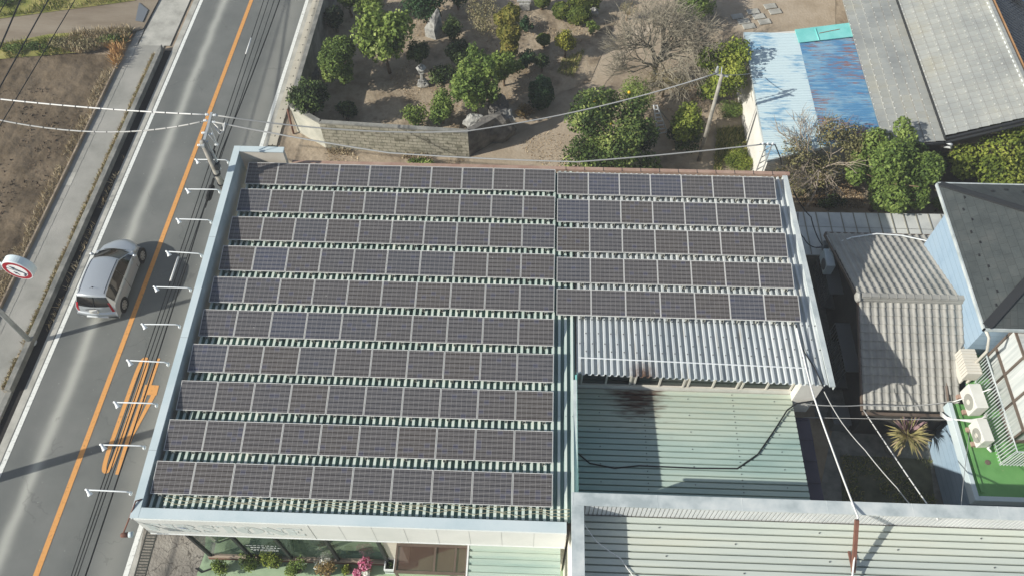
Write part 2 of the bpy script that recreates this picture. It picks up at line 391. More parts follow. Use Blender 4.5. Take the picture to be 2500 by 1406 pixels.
# raised kerb with the weeds behind it
b = MB(); KX = -9.16
P = [(KX-.14, -7.4), (KX+.10, -7.4), (KX+.10, 12.2), (KX-.03, 12.75), (KX-.14, 12.3)]
b.prism([(x+.0275*y, y, 0) for x, y in P], .30)
b.prism([(x+.0275*y, y, 0) for x, y in [(KX-.14, -40), (KX+.10, -40), (KX+.10, -7.42), (KX-.14, -7.42)]], .14)
struct(b.build("kerb", M["concrete_dk"], bev=.015))
b = MB(); b.prism([(x+.0275*y, y, 0) for x, y in [(-11.20, -60), (-11.11, -60), (-11.11, 12.0), (-11.20, 12.0)]], .17)
tag(b.build("low_wall", M["dirt"], bev=.01), "low concrete retaining wall between the ploughed field and the footpath", "wall")
# gardens and yards
pxpoly("garden_path", "path_soil", [(1147, 384), (1260, 330), (1420, 255), (1490, 90), (1530, 20), (1560, -120), (2040, -120), (2040, 90), (1810, 85), (1760, 40), (1600, 60), (1480, 200), (1430, 300), (1400, 420), (1180, 420)], -.012)
pxpoly("garden_bed", "garden_soil", [(706, 260), (778, 303), (1142, 328), (1260, 270), (1440, 200), (1500, 60), (1540, -120), (800, -120)], -.006)
m = M["cracked"]; N, L, bs, so = basecol(m); vo = N.new("ShaderNodeTexVoronoi"); vo.feature = 'DISTANCE_TO_EDGE'; vo.inputs["Scale"].default_value = 1.7
ge2 = N.new("ShaderNodeNewGeometry"); nw = N.new("ShaderNodeTexNoise"); nw.inputs["Scale"].default_value = 3; nw.inputs["Detail"].default_value = 5; L.new(ge2.outputs["Position"], nw.inputs["Vector"])
va = N.new("ShaderNodeVectorMath"); va.operation = 'MULTIPLY_ADD'; L.new(nw.outputs["Color"], va.inputs[0]); va.inputs[1].default_value = (.5, .5, .5); L.new(ge2.outputs["Position"], va.inputs[2]); L.new(va.outputs[0], vo.inputs["Vector"])
wire(m, mixc(N, L, mathn(N, L, 'MULTIPLY', mathn(N, L, 'LESS_THAN', vo.outputs["Distance"], .022), .6), so, lin((58, 54, 48))))
pxpoly("shop_apron", "cracked", [(355, 1270), (520, 1270), (500, 1350), (440, 1600), (290, 1600), (330, 1406)], .010)
pxpoly("forecourt_floor", "green_floor", [(505, 1255), (500, 1350), (470, 1430), (450, 1600), (1400, 1600), (1400, 1255)], .03, thick=.06)
b = MB()
for k in range(36):
    y = -16+k*.1
    if y > -12.6: break
    x = -2.05+.0275*y; b.box(x, y, .0, x+.34, y+.04, .022, 0)
x = -2.05+.0275*-14
b.box(x-.03, -17, 0, x, -12.6, .024, 0); b.box(x+.34, -17, 0, x+.37, -12.6, .024, 0)
struct(b.build("drain_grating", M["grate"])); rect("drain_pit", "pit", -2.08, -20, -1.72, -12.4, .006)
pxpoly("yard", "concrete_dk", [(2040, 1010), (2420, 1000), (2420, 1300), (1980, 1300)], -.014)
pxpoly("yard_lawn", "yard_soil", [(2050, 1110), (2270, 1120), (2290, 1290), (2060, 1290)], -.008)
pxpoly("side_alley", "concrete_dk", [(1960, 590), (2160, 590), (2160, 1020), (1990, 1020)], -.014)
# ------------------------------------------------------------------ main shop building
def ribz(y): return 5.155-.0335*y
PT = 5.88
shop = thing("shop_building", "low white shop building with a pale ribbed roof covered in rows of solar panels", "building", (6, -7, 0))
# roof sheets
b = MB()
n1 = 61; pit = 12.55/n1
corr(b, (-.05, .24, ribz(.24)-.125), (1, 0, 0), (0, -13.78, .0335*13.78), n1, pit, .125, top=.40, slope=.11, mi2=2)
for k in range(n1):
    for y in (-13.2, -10.2, -6.0, -2.6): b.box((k+.47)*pit-.05, y, ribz(y), (k+.53)*pit-.05, y+.014, ribz(y)+.018, 1)
b.build("roof", [M["teal_roof"], M["bolt"], M["teal_paint_shade"]], shop)
b = MB(); n2 = 39; pw = 8.1/n2
corr(b, (12.56, .24, ribz(.24)-.145), (1, 0, 0), (0, -8.86, .0335*8.86), n2, pw, .115, top=.30, slope=.13, along2=(0, -9.02, .0335*9.02))
rnd = random.Random(4)
for k in range(n2):
    for y in (-7.1, -7.8, -6.55) if k % 2 else (-7.5, -6.55):
        b.tube([(12.56+(k+.5)*pw, y, ribz(y)-.03), (12.56+(k+.5)*pw, y, ribz(y)+.002)], .02, 5, 1)
b.bar((12.6, -8.05, ribz(-8)-.01), (20.0, -8.2, ribz(-8.2)-.01), .03, .03, 2)
rw = b.build("wing_roof", [M["silver_roof"], M["bolt"], M["white_metal"]], shop)
m = M["silver_roof"]; N, L, bs, so = basecol(m); cc = G(1568, 905, 5.3)
g_ = N.new("ShaderNodeNewGeometry"); sp = N.new("ShaderNodeSeparateXYZ"); L.new(g_.outputs["Position"], sp.inputs[0])
rr = mathn(N, L, 'ADD', mathn(N, L, 'POWER', mathn(N, L, 'DIVIDE', mathn(N, L, 'SUBTRACT', sp.outputs[0], cc.x), .42), 2.0), mathn(N, L, 'POWER', mathn(N, L, 'DIVIDE', mathn(N, L, 'SUBTRACT', sp.outputs[1], cc.y-.3), .55), 2.0))
fac = mathn(N, L, 'POWER', 2.718, mathn(N, L, 'MULTIPLY', rr, -1.0)); nz = N.new("ShaderNodeTexNoise"); nz.inputs["Scale"].default_value = 7; nz.inputs["Detail"].default_value = 8; L.new(g_.outputs["Position"], nz.inputs["Vector"])
fac = mathn(N, L, 'MULTIPLY', fac, mathn(N, L, 'MULTIPLY', nz.outputs["Fac"], 1.9)); fac.node.use_clamp = True
ms = N.new("ShaderNodeMapping"); ms.inputs["Scale"].default_value = (5, .35, 1); L.new(g_.outputs["Position"], ms.inputs[0]); n2 = N.new("ShaderNodeTexNoise"); n2.inputs["Scale"].default_value = 2.2; n2.inputs["Detail"].default_value = 8; L.new(ms.outputs[0], n2.inputs["Vector"])
st = N.new("ShaderNodeMapRange"); st.inputs[1].default_value = .58; st.inputs[2].default_value = .74; L.new(n2.outputs["Fac"], st.inputs[0])
wire(m, mixc(N, L, fac, mixc(N, L, mathn(N, L, 'MULTIPLY', st.outputs[0], .55), so, lin((150, 142, 124))), lin((96, 72, 56))))
rw["label"] = "bare silver ribbed roof sheet"
# verge flashing along the right edge and between roofs
b = MB(); b.bar((20.61, .26, ribz(.26)-.0), (20.70, -8.86, ribz(-8.86)-.0), .18, .06)
b.bar((20.69, .26, ribz(.26)-.10), (20.78, -8.86, ribz(-8.86)-.10), .02, .20)
for k in range(9): b.tube([(20.64, -.6-k*.95, ribz(-k)+.02), (20.64, -.6-k*.95, ribz(-k)+.05)], .02, 5)
b.build("verge_flashing", M["flashing"], shop)
b = MB(); b.box(12.44, -12.9, 5.45, 12.55, -8.9, ribz(-9)+.03); b.build("step_flashing", M["flashing"], shop)
b = MB(); b.face([(12.56, -8.6, 3.6), (12.56, -12.85, 3.6), (12.56, -12.85, 5.6), (12.56, -8.6, 5.5)]); b.box(12.50, -12.9, 3.6, 12.55, -8.7, 5.45)
b.build("side_panel", M["teal_trim"], shop)
# back gutter
b = MB(); b.box(1.55, .27, 5.06, 20.8, .42, 5.22); 
for k in range(12): b.box(12.2+k*.72, .24, 5.2, 12.23+k*.72, .44, 5.226, 1)
b.build("gutter", [M["gutter_brown"], M["dark_metal"]], shop, bev=.02)
# parapets: road side, back return and front
def wallseg(mb, p, q, th, z0, z1, mi=0):
    p = Vector((*p, 0)); q = Vector((*q, 0)); d = (q-p).normalized(); s = Vector((d.y, -d.x, 0))*th
    mb.hexa([p+Vector((0, 0, z0)), q+Vector((0, 0, z0)), q+s+Vector((0, 0, z0)), p+s+Vector((0, 0, z0))], [p+Vector((0, 0, z1)), q+Vector((0, 0, z1)), q+s+Vector((0, 0, z1)), p+s+Vector((0, 0, z1))], mi)
OL, OB = (-.55, .47), (-.325, -13.95)     # outer corners of the road-side parapet
b = MB(); 
wallseg(b, (OB[0]+.03, OB[1]+.03), (OL[0]+.03, OL[1]-.03), .19, 4.5, PT-.03)
b.build("road_parapet", M["parapet_in"], shop)
b = MB(); b.box(OL[0]+.22, .22, 4.7, 1.37, .43, PT-.03)
rp = b.build("return_parapet", M["beige_wall"], shop)
b = MB(); b.box(-.1, -13.9, 4.52, 12.2, -13.68, PT-.03); b.build("front_parapet", M["parapet_in"], shop)
b = MB(); wallseg(b, OB, OL, .25, PT-.03, PT+.012); b.box(OL[0]+.25, .2, PT-.028, 1.39, .47, PT+.010); b.box(-.07, -13.95, PT-.028, 12.2, -13.64, PT+.010)
for y in (-3.9, -8, -11.9):
    x = -.55-(y-.47)*.0156; b.box(x-.002, y, PT+.010, x+.252, y+.012, PT+.0145, 1)
b.build("parapet_cap", [M["parapet_blue"], M["grey_metal"]], shop, bev=.012)
# sign fascia
SY = -13.975
b = MB(); b.box(-.22, SY, 4.5, 12.2, SY+.07, PT-.035); b.box(-.23, SY-.012, 4.46, 12.21, SY+.08, 4.515, 1)
for k in range(7):
    b.box(5.7+k*.93, SY-.003, 4.52, 5.706+k*.93, SY+.01, PT-.04, 2)
b.box(4.80, SY-.004, 4.52, 4.815, SY+.01, PT-.04, 2)
sg = b.build("sign_fascia", [M["sign_white"], M["white_metal"], M["grey_metal"]], shop)
# lettering: heavy serif capitals
def sgx(u, v): return GY(u, v, SY-.004)
LH = .66; LZ = 4.83
def letter(mb, ch, x, wd, mi=0):
    y = SY-.005; z = LZ; cnt = [0]; st = wd*.40; th = .085
    def bx(a, c, e, f): cnt[0] += 1; q = cnt[0]*.0011; mb.box(x+a, y-q, z+c, x+e, y+.004-q*.5, z+f, mi)
    def seg(p, q, t):
        cnt[0] += 1; k = cnt[0]*.0011; mb.bar((x+p[0], y+.002-k, z+p[1]), (x+q[0], y+.002-k, z+q[1]), t, .004, mi, up=(0, 1, 0))
    def arc(cx, cz, rx, rz, a0, a1, t0, t1, n=14):
        A = []; B = []; cnt[0] += 1; y = SY-.006-cnt[0]*.0011
        for i in range(n+1):
            a = R(a0+(a1-a0)*i/n); t = t0+(t1-t0)*abs(math.cos(a)); 
            A.append((x+cx+(rx+t/2)*math.cos(a), y, z+cz+(rz+.04)*math.sin(a))); B.append((x+cx+(rx-t/2)*math.cos(a), y, z+cz+(rz-.04)*math.sin(a)))
        mb.grid([A, B], mi)
    if ch in "FIRTENE":
        pass
    if ch == "F" or ch == "E":
        bx(.06*wd, 0, .06*wd+st, LH); bx(0, LH-th, wd*.9, LH); bx(0, 0, wd*(.5 if ch == "F" else .92), th); bx(.3*wd, LH*.48, .62*wd, LH*.48+th); bx(.84*wd, LH-.17, .9*wd, LH); bx(.6*wd, LH*.36, .64*wd, LH*.62)
        if ch == "E": bx(.87*wd, 0, .93*wd, .18)
    if ch == "I": bx(.3*wd, 0, .3*wd+st*1.2, LH); bx(.1*wd, 0, .85*wd, th); bx(.1*wd, LH-th, .85*wd, LH)
    if ch == "R":
        bx(.08*wd, 0, .08*wd+st, LH); bx(0, 0, .46*wd, th); bx(0, LH-th, .5*wd, LH); bx(.3*wd, LH*.44, .5*wd, LH*.44+th)
        arc(.5*wd, LH*.73, .24*wd, LH*.25, -90, 90, .02, st*.9); seg((.48*wd, LH*.46), (.86*wd, .03), st); bx(.74*wd, 0, 1.0*wd, th)
    if ch == "S":
        arc(.5*wd, LH*.74, .32*wd, LH*.22, 20, 180, .07, st*.75); arc(.5*wd, LH*.26, .32*wd, LH*.22, 200, 360, .07, st*.75)
        seg((.2*wd, LH*.66), (.8*wd, LH*.34), st*.9); bx(.8*wd, LH*.68, .86*wd, LH); bx(.14*wd, 0, .2*wd, LH*.32)
    if ch == "T": bx(.36*wd, 0, .36*wd+st, LH); bx(.22*wd, 0, .78*wd, th); bx(.02*wd, LH-th, .98*wd, LH); bx(.02*wd, LH-.2, .08*wd, LH); bx(.92*wd, LH-.2, .98*wd, LH)
    if ch == "O": arc(.5*wd, LH*.5, .36*wd, LH*.47, 0, 360, .03, st, 40); arc(.5*wd, LH*.5, .12*wd, LH*.3, 60, 250, .02, .07)
    if ch == "N": bx(.08*wd, 0, .14*wd, LH); bx(.82*wd, 0, .88*wd, LH); seg((.1*wd, LH-.03), (.86*wd, .03), st*1.1); bx(0, 0, .3*wd, th); bx(0, LH-th, .24*wd, LH); bx(.7*wd, LH-th, 1.0*wd, LH)
b = MB(); xs = 0.02
for ch, u0, wd in (("F", .05, .40), ("I", .46, .3), ("R", .76, .52), ("S", 1.32, .38), ("T", 1.76, .46), ("O", 2.2, .56), ("N", 2.78, .46), ("E", 3.26, .4)):
    pass
Lx = [("F", 355, 396), ("I", 396, 430), ("R", 430, 476), ("S", 482, 526), ("T", 530, 576), ("O", 578, 636), ("N", 643, 693), ("E", 697, 741)]
for ch, ua, ub in Lx:
    vm = 1282+(ua-357)*.034; x0 = GY(ua, vm, SY).x; x1 = GY(ub, vm, SY).x
    letter(b, ch, x0, (x1-x0)*1.0)
lt = b.build("lettering", M["sign_letter"], sg)
bc = GY(440, 1287, SY)
b = MB(); y = SY-.022
b.face([(bc.x-.2, y, bc.z+.06), (bc.x+.05, y, bc.z-.01), (bc.x+.24, y, bc.z-.09), (bc.x+.23, y, bc.z-.05), (bc.x+.07, y, bc.z+.05)])
b.face([(bc.x-.02, y-.002, bc.z), (bc.x+.10, y-.002, bc.z+.10), (bc.x+.13, y-.002, bc.z+.02)])
b.build("bird_emblem", M["bird_blue"], sg)
# walls
b = MB()
b.box(.02, -10.6, -.05, 12.3, .2, 5.0); b.box(12.3, -8.25, -.05, 20.5, .2, 5.02)
b.box(6.4, -13.42, 0, 7.0, -10.62, 4.48); b.box(9.1, -13.5, 0, 12.3, -10.62, 4.48); b.box(.0, -12.9, 0, .12, -10.62, 4.4)
b.box(.0, -13.66, 4.42, 12.3, -10.62, 4.50)
b.build("wall", M["beige_wall"], shop)
# upper windows of the wing above the lower roof
b = MB(); b.box(12.6, -8.34, 3.5, 20.5, -8.26, 4.02); b.box(12.6, -8.34, 4.92, 20.5, -8.26, 5.1)
b.box(19.9, -8.6, 3.0, 20.62, -8.262, 5.2)
b.build("window_band", M["white_wall"], shop)
for k in range(4):
    x0 = 12.75+k*1.8
    b = MB(); 
    for a in (x0, x0+.83, x0+1.64): b.box(a, -8.33, 4.03, a+.06, -8.27, 4.91)
    b.box(x0, -8.335, 4.02, x0+1.7, -8.262, 4.07); b.box(x0, -8.335, 4.87, x0+1.7, -8.262, 4.915)
    wf = b.build("window", M["cream_frame"], shop)
    b = MB(); b.face([(x0+.03, -8.29, 4.05), (x0+1.68, -8.29, 4.05), (x0+1.68, -8.29, 4.9), (x0+.03, -8.29, 4.9)]); b.build("pane", M["glass_dark"], wf)
# lower teal roof, ribs running along the building
m = M["lower_teal"]; N, L, bs, so = basecol(m)
tc = N.new("ShaderNodeNewGeometry"); mp = N.new("ShaderNodeMapping"); mp.inputs["Location"].default_value = (-14.75, 8.5, 0); L.new(tc.outputs["Position"], mp.inputs[0])
sx_ = N.new("ShaderNodeSeparateXYZ"); L.new(mp.outputs[0], sx_.inputs[0])
nz = N.new("ShaderNodeTexNoise"); nz.inputs["Scale"].default_value = 5; nz.inputs["Detail"].default_value = 9; ms = N.new("ShaderNodeMapping"); ms.inputs["Scale"].default_value = (.35, 2.2, 1); L.new(tc.outputs["Position"], ms.inputs[0]); L.new(ms.outputs[0], nz.inputs["Vector"])
rr = mathn(N, L, 'ADD', mathn(N, L, 'POWER', mathn(N, L, 'DIVIDE', sx_.outputs[0], 1.05), 2.0), mathn(N, L, 'POWER', mathn(N, L, 'DIVIDE', sx_.outputs[1], 1.15), 2.0))
fac = mathn(N, L, 'POWER', 2.718, mathn(N, L, 'MULTIPLY', rr, -1.0))
vv = mathn(N, L, 'ADD', fac, mathn(N, L, 'MULTIPLY', mathn(N, L, 'SUBTRACT', nz.outputs["Fac"], .5), 1.5))
mr_ = N.new("ShaderNodeMapRange"); mr_.inputs[1].default_value = .34; mr_.inputs[2].default_value = .95; L.new(vv, mr_.inputs[0]); fac = mr_.outputs[0]
bnd = N.new("ShaderNodeMapRange"); bnd.inputs[1].default_value = -.3; bnd.inputs[2].default_value = -1.9; bnd.inputs[3].default_value = .5; bnd.inputs[4].default_value = 0; L.new(sx_.outputs[1], bnd.inputs[0])
f2 = mathn(N, L, 'MULTIPLY', bnd.outputs[0], nz.outputs["Fac"]); f2.node.use_clamp = True
wire(m, mixc(N, L, fac, mixc(N, L, f2, so, lin((206, 196, 166))), lin((74, 50, 40))))
b = MB(); nT = 20; pT = 4.0/nT
corr(b, (12.55, -8.36, 3.74), (0, -1, 0), (7.35, 0, .0), nT, pT, .11, along2=(7.42, 0, 0), top=.74, slope=.06)
for k in range(nT):
    y = -8.36-(k+.5)*pT
    for x in ((13.4, 14.9, 16.4, 17.9, 19.3) if k % 3 == 1 else (14.9, 17.9)): b.tube([(x, y, 3.84), (x, y, 3.866)], .018, 5, 1); L9 = .05+.09*((k*5+int(x*3)) % 4)/4; b.face([(x-.012, y, 3.8425), (x+.012, y, 3.8425), (x+.004, y-.5*L9, 3.8425), (x-.004, y-.5*L9, 3.8425)], 1)
b.build("lower_roof", [M["lower_teal"], M["bolt"]], shop)
b = MB(); b.box(12.6, -12.5, 0, 19.8, -8.4, 3.6); b.build("lower_wall", M["beige_wall"], shop)
b = MB(); b.face([(19.95, -8.8, 3.0), (20.65, -8.8, 2.95), (20.75, -12.7, 2.95), (19.95, -12.7, 3.0)]); 
for k in range(6): b.box(20.0, -8.9-k*.75, 3.0, 20.7, -8.86-k*.75, 3.02)
b.box(19.95, -12.7, 2.8, 20.72, -8.8, 2.94)
b.build("eave_sheet", M["dark_slate"] if "dark_slate" in M else mat("dark_slate", [(60, 58, 72), (76, 72, 86)], 1, 6, .6), shop)
# shop front: glazed display window with frames
mat("shop_glass", [(64, 84, 76)], rough=.03, spec=.6, alpha=.46)
zW = .28
b = MB(); b.face([(.12, -13.45, zW), (6.34, -13.45, zW), (6.34, -13.45, 3.2), (.12, -13.45, 3.2)])
b.face([(.12, -12.9, zW), (.12, -13.45, zW), (.12, -13.45, 3.2), (.12, -12.9, 3.2)])
gl = b.build("shop_window", M["shop_glass"], shop)
b = MB()
for x in (.12, 1.55, 2.95, 4.6, 6.3): b.box(x-.05, -13.50, .2, x+.05, -13.40, 3.25)
b.box(.05, -13.50, 3.2, 6.36, -13.40, 3.3)
b.build("frame", M["dark_metal"], gl)
b = MB(); b.box(.04, -13.52, .18, 6.36, -13.39, .28); b.box(.04, -13.54, .06, 6.36, -13.37, .18, 1); b.build("sill", [mat("sill_beige", [(168, 152, 136)], rough=.7), M["rust_steel"]], gl)
b = MB(); b.face([(.13, -10.62, .05), (.13, -13.43, .05), (6.33, -13.43, .05), (6.33, -10.62, .05)]); b.build("display_floor", M["green_floor"], shop)
b = MB(); b.box(1.6, -13.30, .06, 2.9, -12.6, .9); b.box(4.7, -13.35, .06, 6.2, -13.2, .55)
b.build("display_board", mat("board_dark", [(40, 58, 52), (54, 74, 66)], 2, 5, .5), shop)
b = MB(); rn = random.Random(9)
for r_, (xa, xb, z) in enumerate(((1.75, 2.75, 1.66), (1.85, 2.85, 1.42), (1.8, 2.7, 1.2), (1.85, 2.68, 1.08))):
    x = xa
    while x < xb:
        wd = rn.uniform(.03, .12) if r_ != 1 else rn.uniform(.05, .12); hh = (.035, .075, .04, .03)[r_]
        b.box(x, -13.457, z, x+wd, -13.453, z+hh*rn.uniform(.6, 1.2)); x += wd+rn.uniform(.015, .06)
b.build("window_lettering", M["white_metal"], gl)
# brown acrylic canopy and small ribbed porch roof
mat("brown_acrylic", [(84, 64, 58)], rough=.15, spec=.5, alpha=.86)
cp = [G(972, 1322, 2.8), G(1142, 1328, 2.8), G(1138, 1404, 2.8), G(968, 1399, 2.8)]
b = MB(); xs = [6.98, 7.55, 8.2, 8.85, 9.2]
for x in xs[:1]+xs[2:]: b.box(x-.03, -14.42, 2.78, x+.03, -13.58, 2.84)
b.box(6.95, -14.45, 2.74, 9.23, -14.38, 2.86); b.box(6.95, -13.62, 2.76, 9.23, -13.54, 2.85)
for x in (7.0, 9.18): b.box(x-.035, -14.43, 0.02, x+.035, -14.36, 2.74)
cf = b.build("canopy_frame", M["brown_frame"], shop)
b = MB(); b.face([(6.98, -14.4, 2.8), (9.2, -14.4, 2.8), (9.2, -13.58, 2.8), (6.98, -13.58, 2.8)]); b.build("canopy_sheet", M["brown_acrylic"], cf)
b = MB(); corr(b, (9.25, -13.5, 2.92), (0, -1, 0), (2.9, 0, 0), 8, .21, .05, top=.55, slope=.1); b.box(9.22, -15.2, 2.84, 9.27, -13.42, 2.99, 1); b.box(9.22, -13.5, 2.9, 12.15, -13.36, 3.0, 2)
b.build("porch_roof", [M["lower_teal"], M["white_metal"], M["beige_wall"]], shop)
# ------------------------------------------------------------------ adjoining building, lower right
adj = thing("adjoining_building", "low building at the front right with long pale green ribbed roof behind metal flashing", "building", (19, -16, 0))
FZ, RZ = 6.2, 5.4
b = MB(); nF = 40; pF = .203
corr(b, (12.70, -13.25, RZ-.11), (0, -1, 0), (19, 0, 0), nF, pF, .11, top=.74, slope=.06)
for k in range(nF):
    y = -13.25-(k+.5)*pF
    for x in ((14.9, 19.5, 24.1) if k % 4 == 1 else (17.2, 21.8, 26.5) if k % 4 == 3 else ()): b.tube([(x+.15*((k*7) % 3-1), y, RZ), (x+.15*((k*7) % 3-1), y, RZ+.03)], .02, 5, 1)
b.build("roof", [M["front_roof"], M["bolt"]], adj)
b = MB(); b.box(12.38, -13.19, 0, 32, -12.93, FZ-.03); b.box(12.38, -25, 0, 12.62, -13.19, FZ-.03)
b.box(12.62, -25, 0, 32, -13.20, RZ-.15)
b.build("wall", M["white_wall"], adj)
b = MB(); 
for k in range(150):
    x = 12.75+k*.126; b.box(x, -13.23, RZ-.05, x+.095, -13.20, FZ-.06)
b.build("ribbed_lining", mat("ribbed_white", [(206, 208, 206), (222, 223, 220)], 1, 5, .6), adj)
b = MB(); b.box(12.32, -13.25, FZ-.03, 32, -12.87, FZ+.02); b.box(12.32, -25, FZ-.03, 12.68, -13.25, FZ+.02)
for k in range(8): b.box(12.36+2.4*k, -13.255, FZ-.04, 12.375+2.4*k, -12.865, FZ+.025)
b.build("flashing", M["flashing"], adj, bev=.01)
# rusty steel mast leaning on the parapet
p0 = G(2083, 1396, 5.55); p1 = G(2092, 1268, 6.5)
b = MB(); b.bar(p0, p1, .1, .1); b.bar(G(2073, 1345, 5.5), G(2083, 1394, 5.55), .07, .07)
tag(b.build("cable_mast", M["rust_steel"]), "rusty steel post carrying a white cable on the front right roof", "mast")
# ------------------------------------------------------------------ solar panels
mp_ = mat("solar_cell", [(57, 54, 60)], rough=.28, spec=.45, obj=True)
N, L, bs, so = basecol(mp_)
tcn = N.new("ShaderNodeTexCoord"); sp = N.new("ShaderNodeSeparateXYZ"); L.new(tcn.outputs["Object"], sp.inputs[0])
oi = N.new("ShaderNodeObjectInfo")
cx = mathn(N, L, 'MULTIPLY', mathn(N, L, 'ADD', sp.outputs[0], .56), 7/1.12)
cy = mathn(N, L, 'MULTIPLY', mathn(N, L, 'ADD', sp.outputs[1], .46), 6/.92)
def near(v, wd):   # 1 close to integer values of v
    d = mathn(N, L, 'ABSOLUTE', mathn(N, L, 'SUBTRACT', mathn(N, L, 'FRACT', mathn(N, L, 'ADD', v, .5)), .5))
    return mathn(N, L, 'LESS_THAN', d, wd)
g1 = near(cx, .022); g2 = near(cy, .035); bb = near(mathn(N, L, 'ADD', mathn(N, L, 'MULTIPLY', cy, 2.0), .5), .085)
cm = N.new("ShaderNodeCombineXYZ"); L.new(mathn(N, L, 'FLOOR', cx), cm.inputs[0]); L.new(mathn(N, L, 'FLOOR', cy), cm.inputs[1])
L.new(mathn(N, L, 'MULTIPLY', oi.outputs["Random"], 90.0), cm.inputs[2])
wn = N.new("ShaderNodeTexWhiteNoise"); L.new(cm.outputs[0], wn.inputs["Vector"])
wn2 = N.new("ShaderNodeTexWhiteNoise"); wn2.noise_dimensions = '1D'; L.new(oi.outputs["Random"], wn2.inputs["W"])
crp = N.new("ShaderNodeValToRGB"); e = crp.color_ramp.elements; e[0].position = 0; e[0].color = lin((60, 59, 62)); e[1].position = 1; e[1].color = lin((56, 60, 74))
e2 = e.new(.55); e2.color = lin((64, 59, 56)); e3 = e.new(.85); e3.color = lin((58, 59, 65))
L.new(wn2.outputs["Value"], crp.inputs[0])
blue = mathn(N, L, 'MULTIPLY', mathn(N, L, 'GREATER_THAN', wn.outputs["Value"], .94), .3)
c = mixc(N, L, blue, crp.outputs[0], lin((58, 64, 98)))
c = mixc(N, L, mathn(N, L, 'MULTIPLY', bb, .62), c, lin((150, 148, 147)))
c = mixc(N, L, mathn(N, L, 'MULTIPLY', mathn(N, L, 'MAXIMUM', mathn(N, L, 'MULTIPLY', g1, .75), g2), .75), c, lin((170, 168, 165)))
# dust, heavier towards the lower edge of each panel
dn = N.new("ShaderNodeTexNoise"); dn.inputs["Scale"].default_value = 3; dn.inputs["Detail"].default_value = 6
av = N.new("ShaderNodeVectorMath"); av.operation = 'ADD'; cb = N.new("ShaderNodeCombineXYZ"); L.new(mathn(N, L, 'MULTIPLY', oi.outputs["Random"], 50.0), cb.inputs[0]); L.new(tcn.outputs["Object"], av.inputs[0]); L.new(cb.outputs[0], av.inputs[1]); L.new(av.outputs[0], dn.inputs["Vector"])
dfac = mathn(N, L, 'MULTIPLY', mathn(N, L, 'SUBTRACT', dn.outputs["Fac"], .35), .3); dfac.node.use_clamp = True
d2 = N.new("ShaderNodeTexNoise"); d2.inputs["Scale"].default_value = 5; d2.inputs["Detail"].default_value = 1; L.new(av.outputs[0], d2.inputs["Vector"])
bd_ = mathn(N, L, 'GREATER_THAN', d2.outputs["Fac"], .80)
wire(mp_, mixc(N, L, bd_, mixc(N, L, dfac, c, lin((126, 122, 116))), lin((190, 188, 180))))
mat("panel_frame", [(212, 212, 208)], rough=.45)
PWID, PDEP, TILT = 1.162, .962, math.atan(.1593)
pan = thing("solar_panel", "x", "solar panel", (0, 0, 0), "solar panels on the roof"); 
HX, HY = PWID/2, PDEP/2
b = MB(); b.face([(-HX+.018, -HY+.018, -.004), (HX-.018, -HY+.018, -.004), (HX-.018, HY-.018, -.004), (-HX+.018, HY-.018, -.004)]); b.build("cell_sheet", M["solar_cell"], pan)
b = MB(); f = .012
b.box(-HX, -HY, -.04, HX, -HY+f, 0); b.box(-HX, HY-f, -.04, HX, HY, 0); b.box(-HX, -HY+f, -.04, -HX+f, HY-f, 0); b.box(HX-f, -HY+f, -.04, HX, HY-f, 0)
b.face([(-HX+f, -HY+f, -.03), (-HX+f, HY-f, -.03), (HX-f, HY-f, -.03), (HX-f, -HY+f, -.03)])
b.build("frame", M["panel_frame"], pan)
for xb in (-.31, .31):
    b = MB()
    for s in (-.045, .04): b.box(xb+s, -HY-.05, -.21, xb+s+.010, -HY+.03, -.042)
    b.box(xb-.045, -HY-.052, -.155, xb+.048, -HY-.046, -.05) if False else None
    b.box(xb-.045, -HY-.06, -.22, xb+.05, -HY+.03, -.21); b.box(xb-.045, -HY-.01, -.054, xb+.048, -HY+.0, -.042)
    b.build("mounting_bracket", M["bracket"], pan)
b = MB(); b.box(-.36, HY-.1, -.40, -.33, HY-.06, -.04); b.box(.33, HY-.1, -.40, .36, HY-.06, -.04); b.box(-HX, HY-.11, -.07, HX, HY-.06, -.042)
b.build("rear_stand", M["bracket"], pan)
pan.rotation_euler = (TILT, 0, 0)
ORD = "first second third fourth fifth sixth seventh eighth ninth tenth eleventh twelfth thirteenth fourteenth fifteenth sixteenth seventeenth".split()
first = True
for r in range(10):
    yt = -r*1.3586; zt = 5.5+.0335*1.3586*r
    for c in range(17 if r < 5 else 10):
        if c < 10: x = c*1.18+.59; y = yt-.474; z = zt-.0755
        else: x = 11.88+(c-10)*1.1705+.585; y = yt-.10-.474; z = zt-.03-.0755
        if first: o = pan; o.location = (x, y, z); first = False
        else: o = copy_thing(pan, (x, y, z))
        rown = "backmost row" if r == 0 else "frontmost row" if r == 9 else ORD[r]+" row from the back"
        o["label"] = "dark solar panel, %s from the left in the %s" % (ORD[c], rown)
        dr = random.Random(r*31+c); o.rotation_euler = (TILT+dr.uniform(-.004, .004), dr.uniform(-.003, .003), dr.uniform(-.002, .002))
# loose wiring on the ribs at the front
b = MB(); rn = random.Random(3)
for q in range(3):
    pth = []
    for i in range(120):
        x = .4+i*.1; pth.append((x, -13.18-.1*q+.04*math.sin(x*(3.1+q))+rn.uniform(-.015, .015), ribz(-13.2)+.012+.015*q+.01*math.sin(i)))
    b.tube(pth, .007, 4)
tag(b.build("panel_wiring", mat("straw_cable", [(190, 184, 156)], rough=.7)), "loose straw coloured wiring lying across the front roof ribs", "wiring")
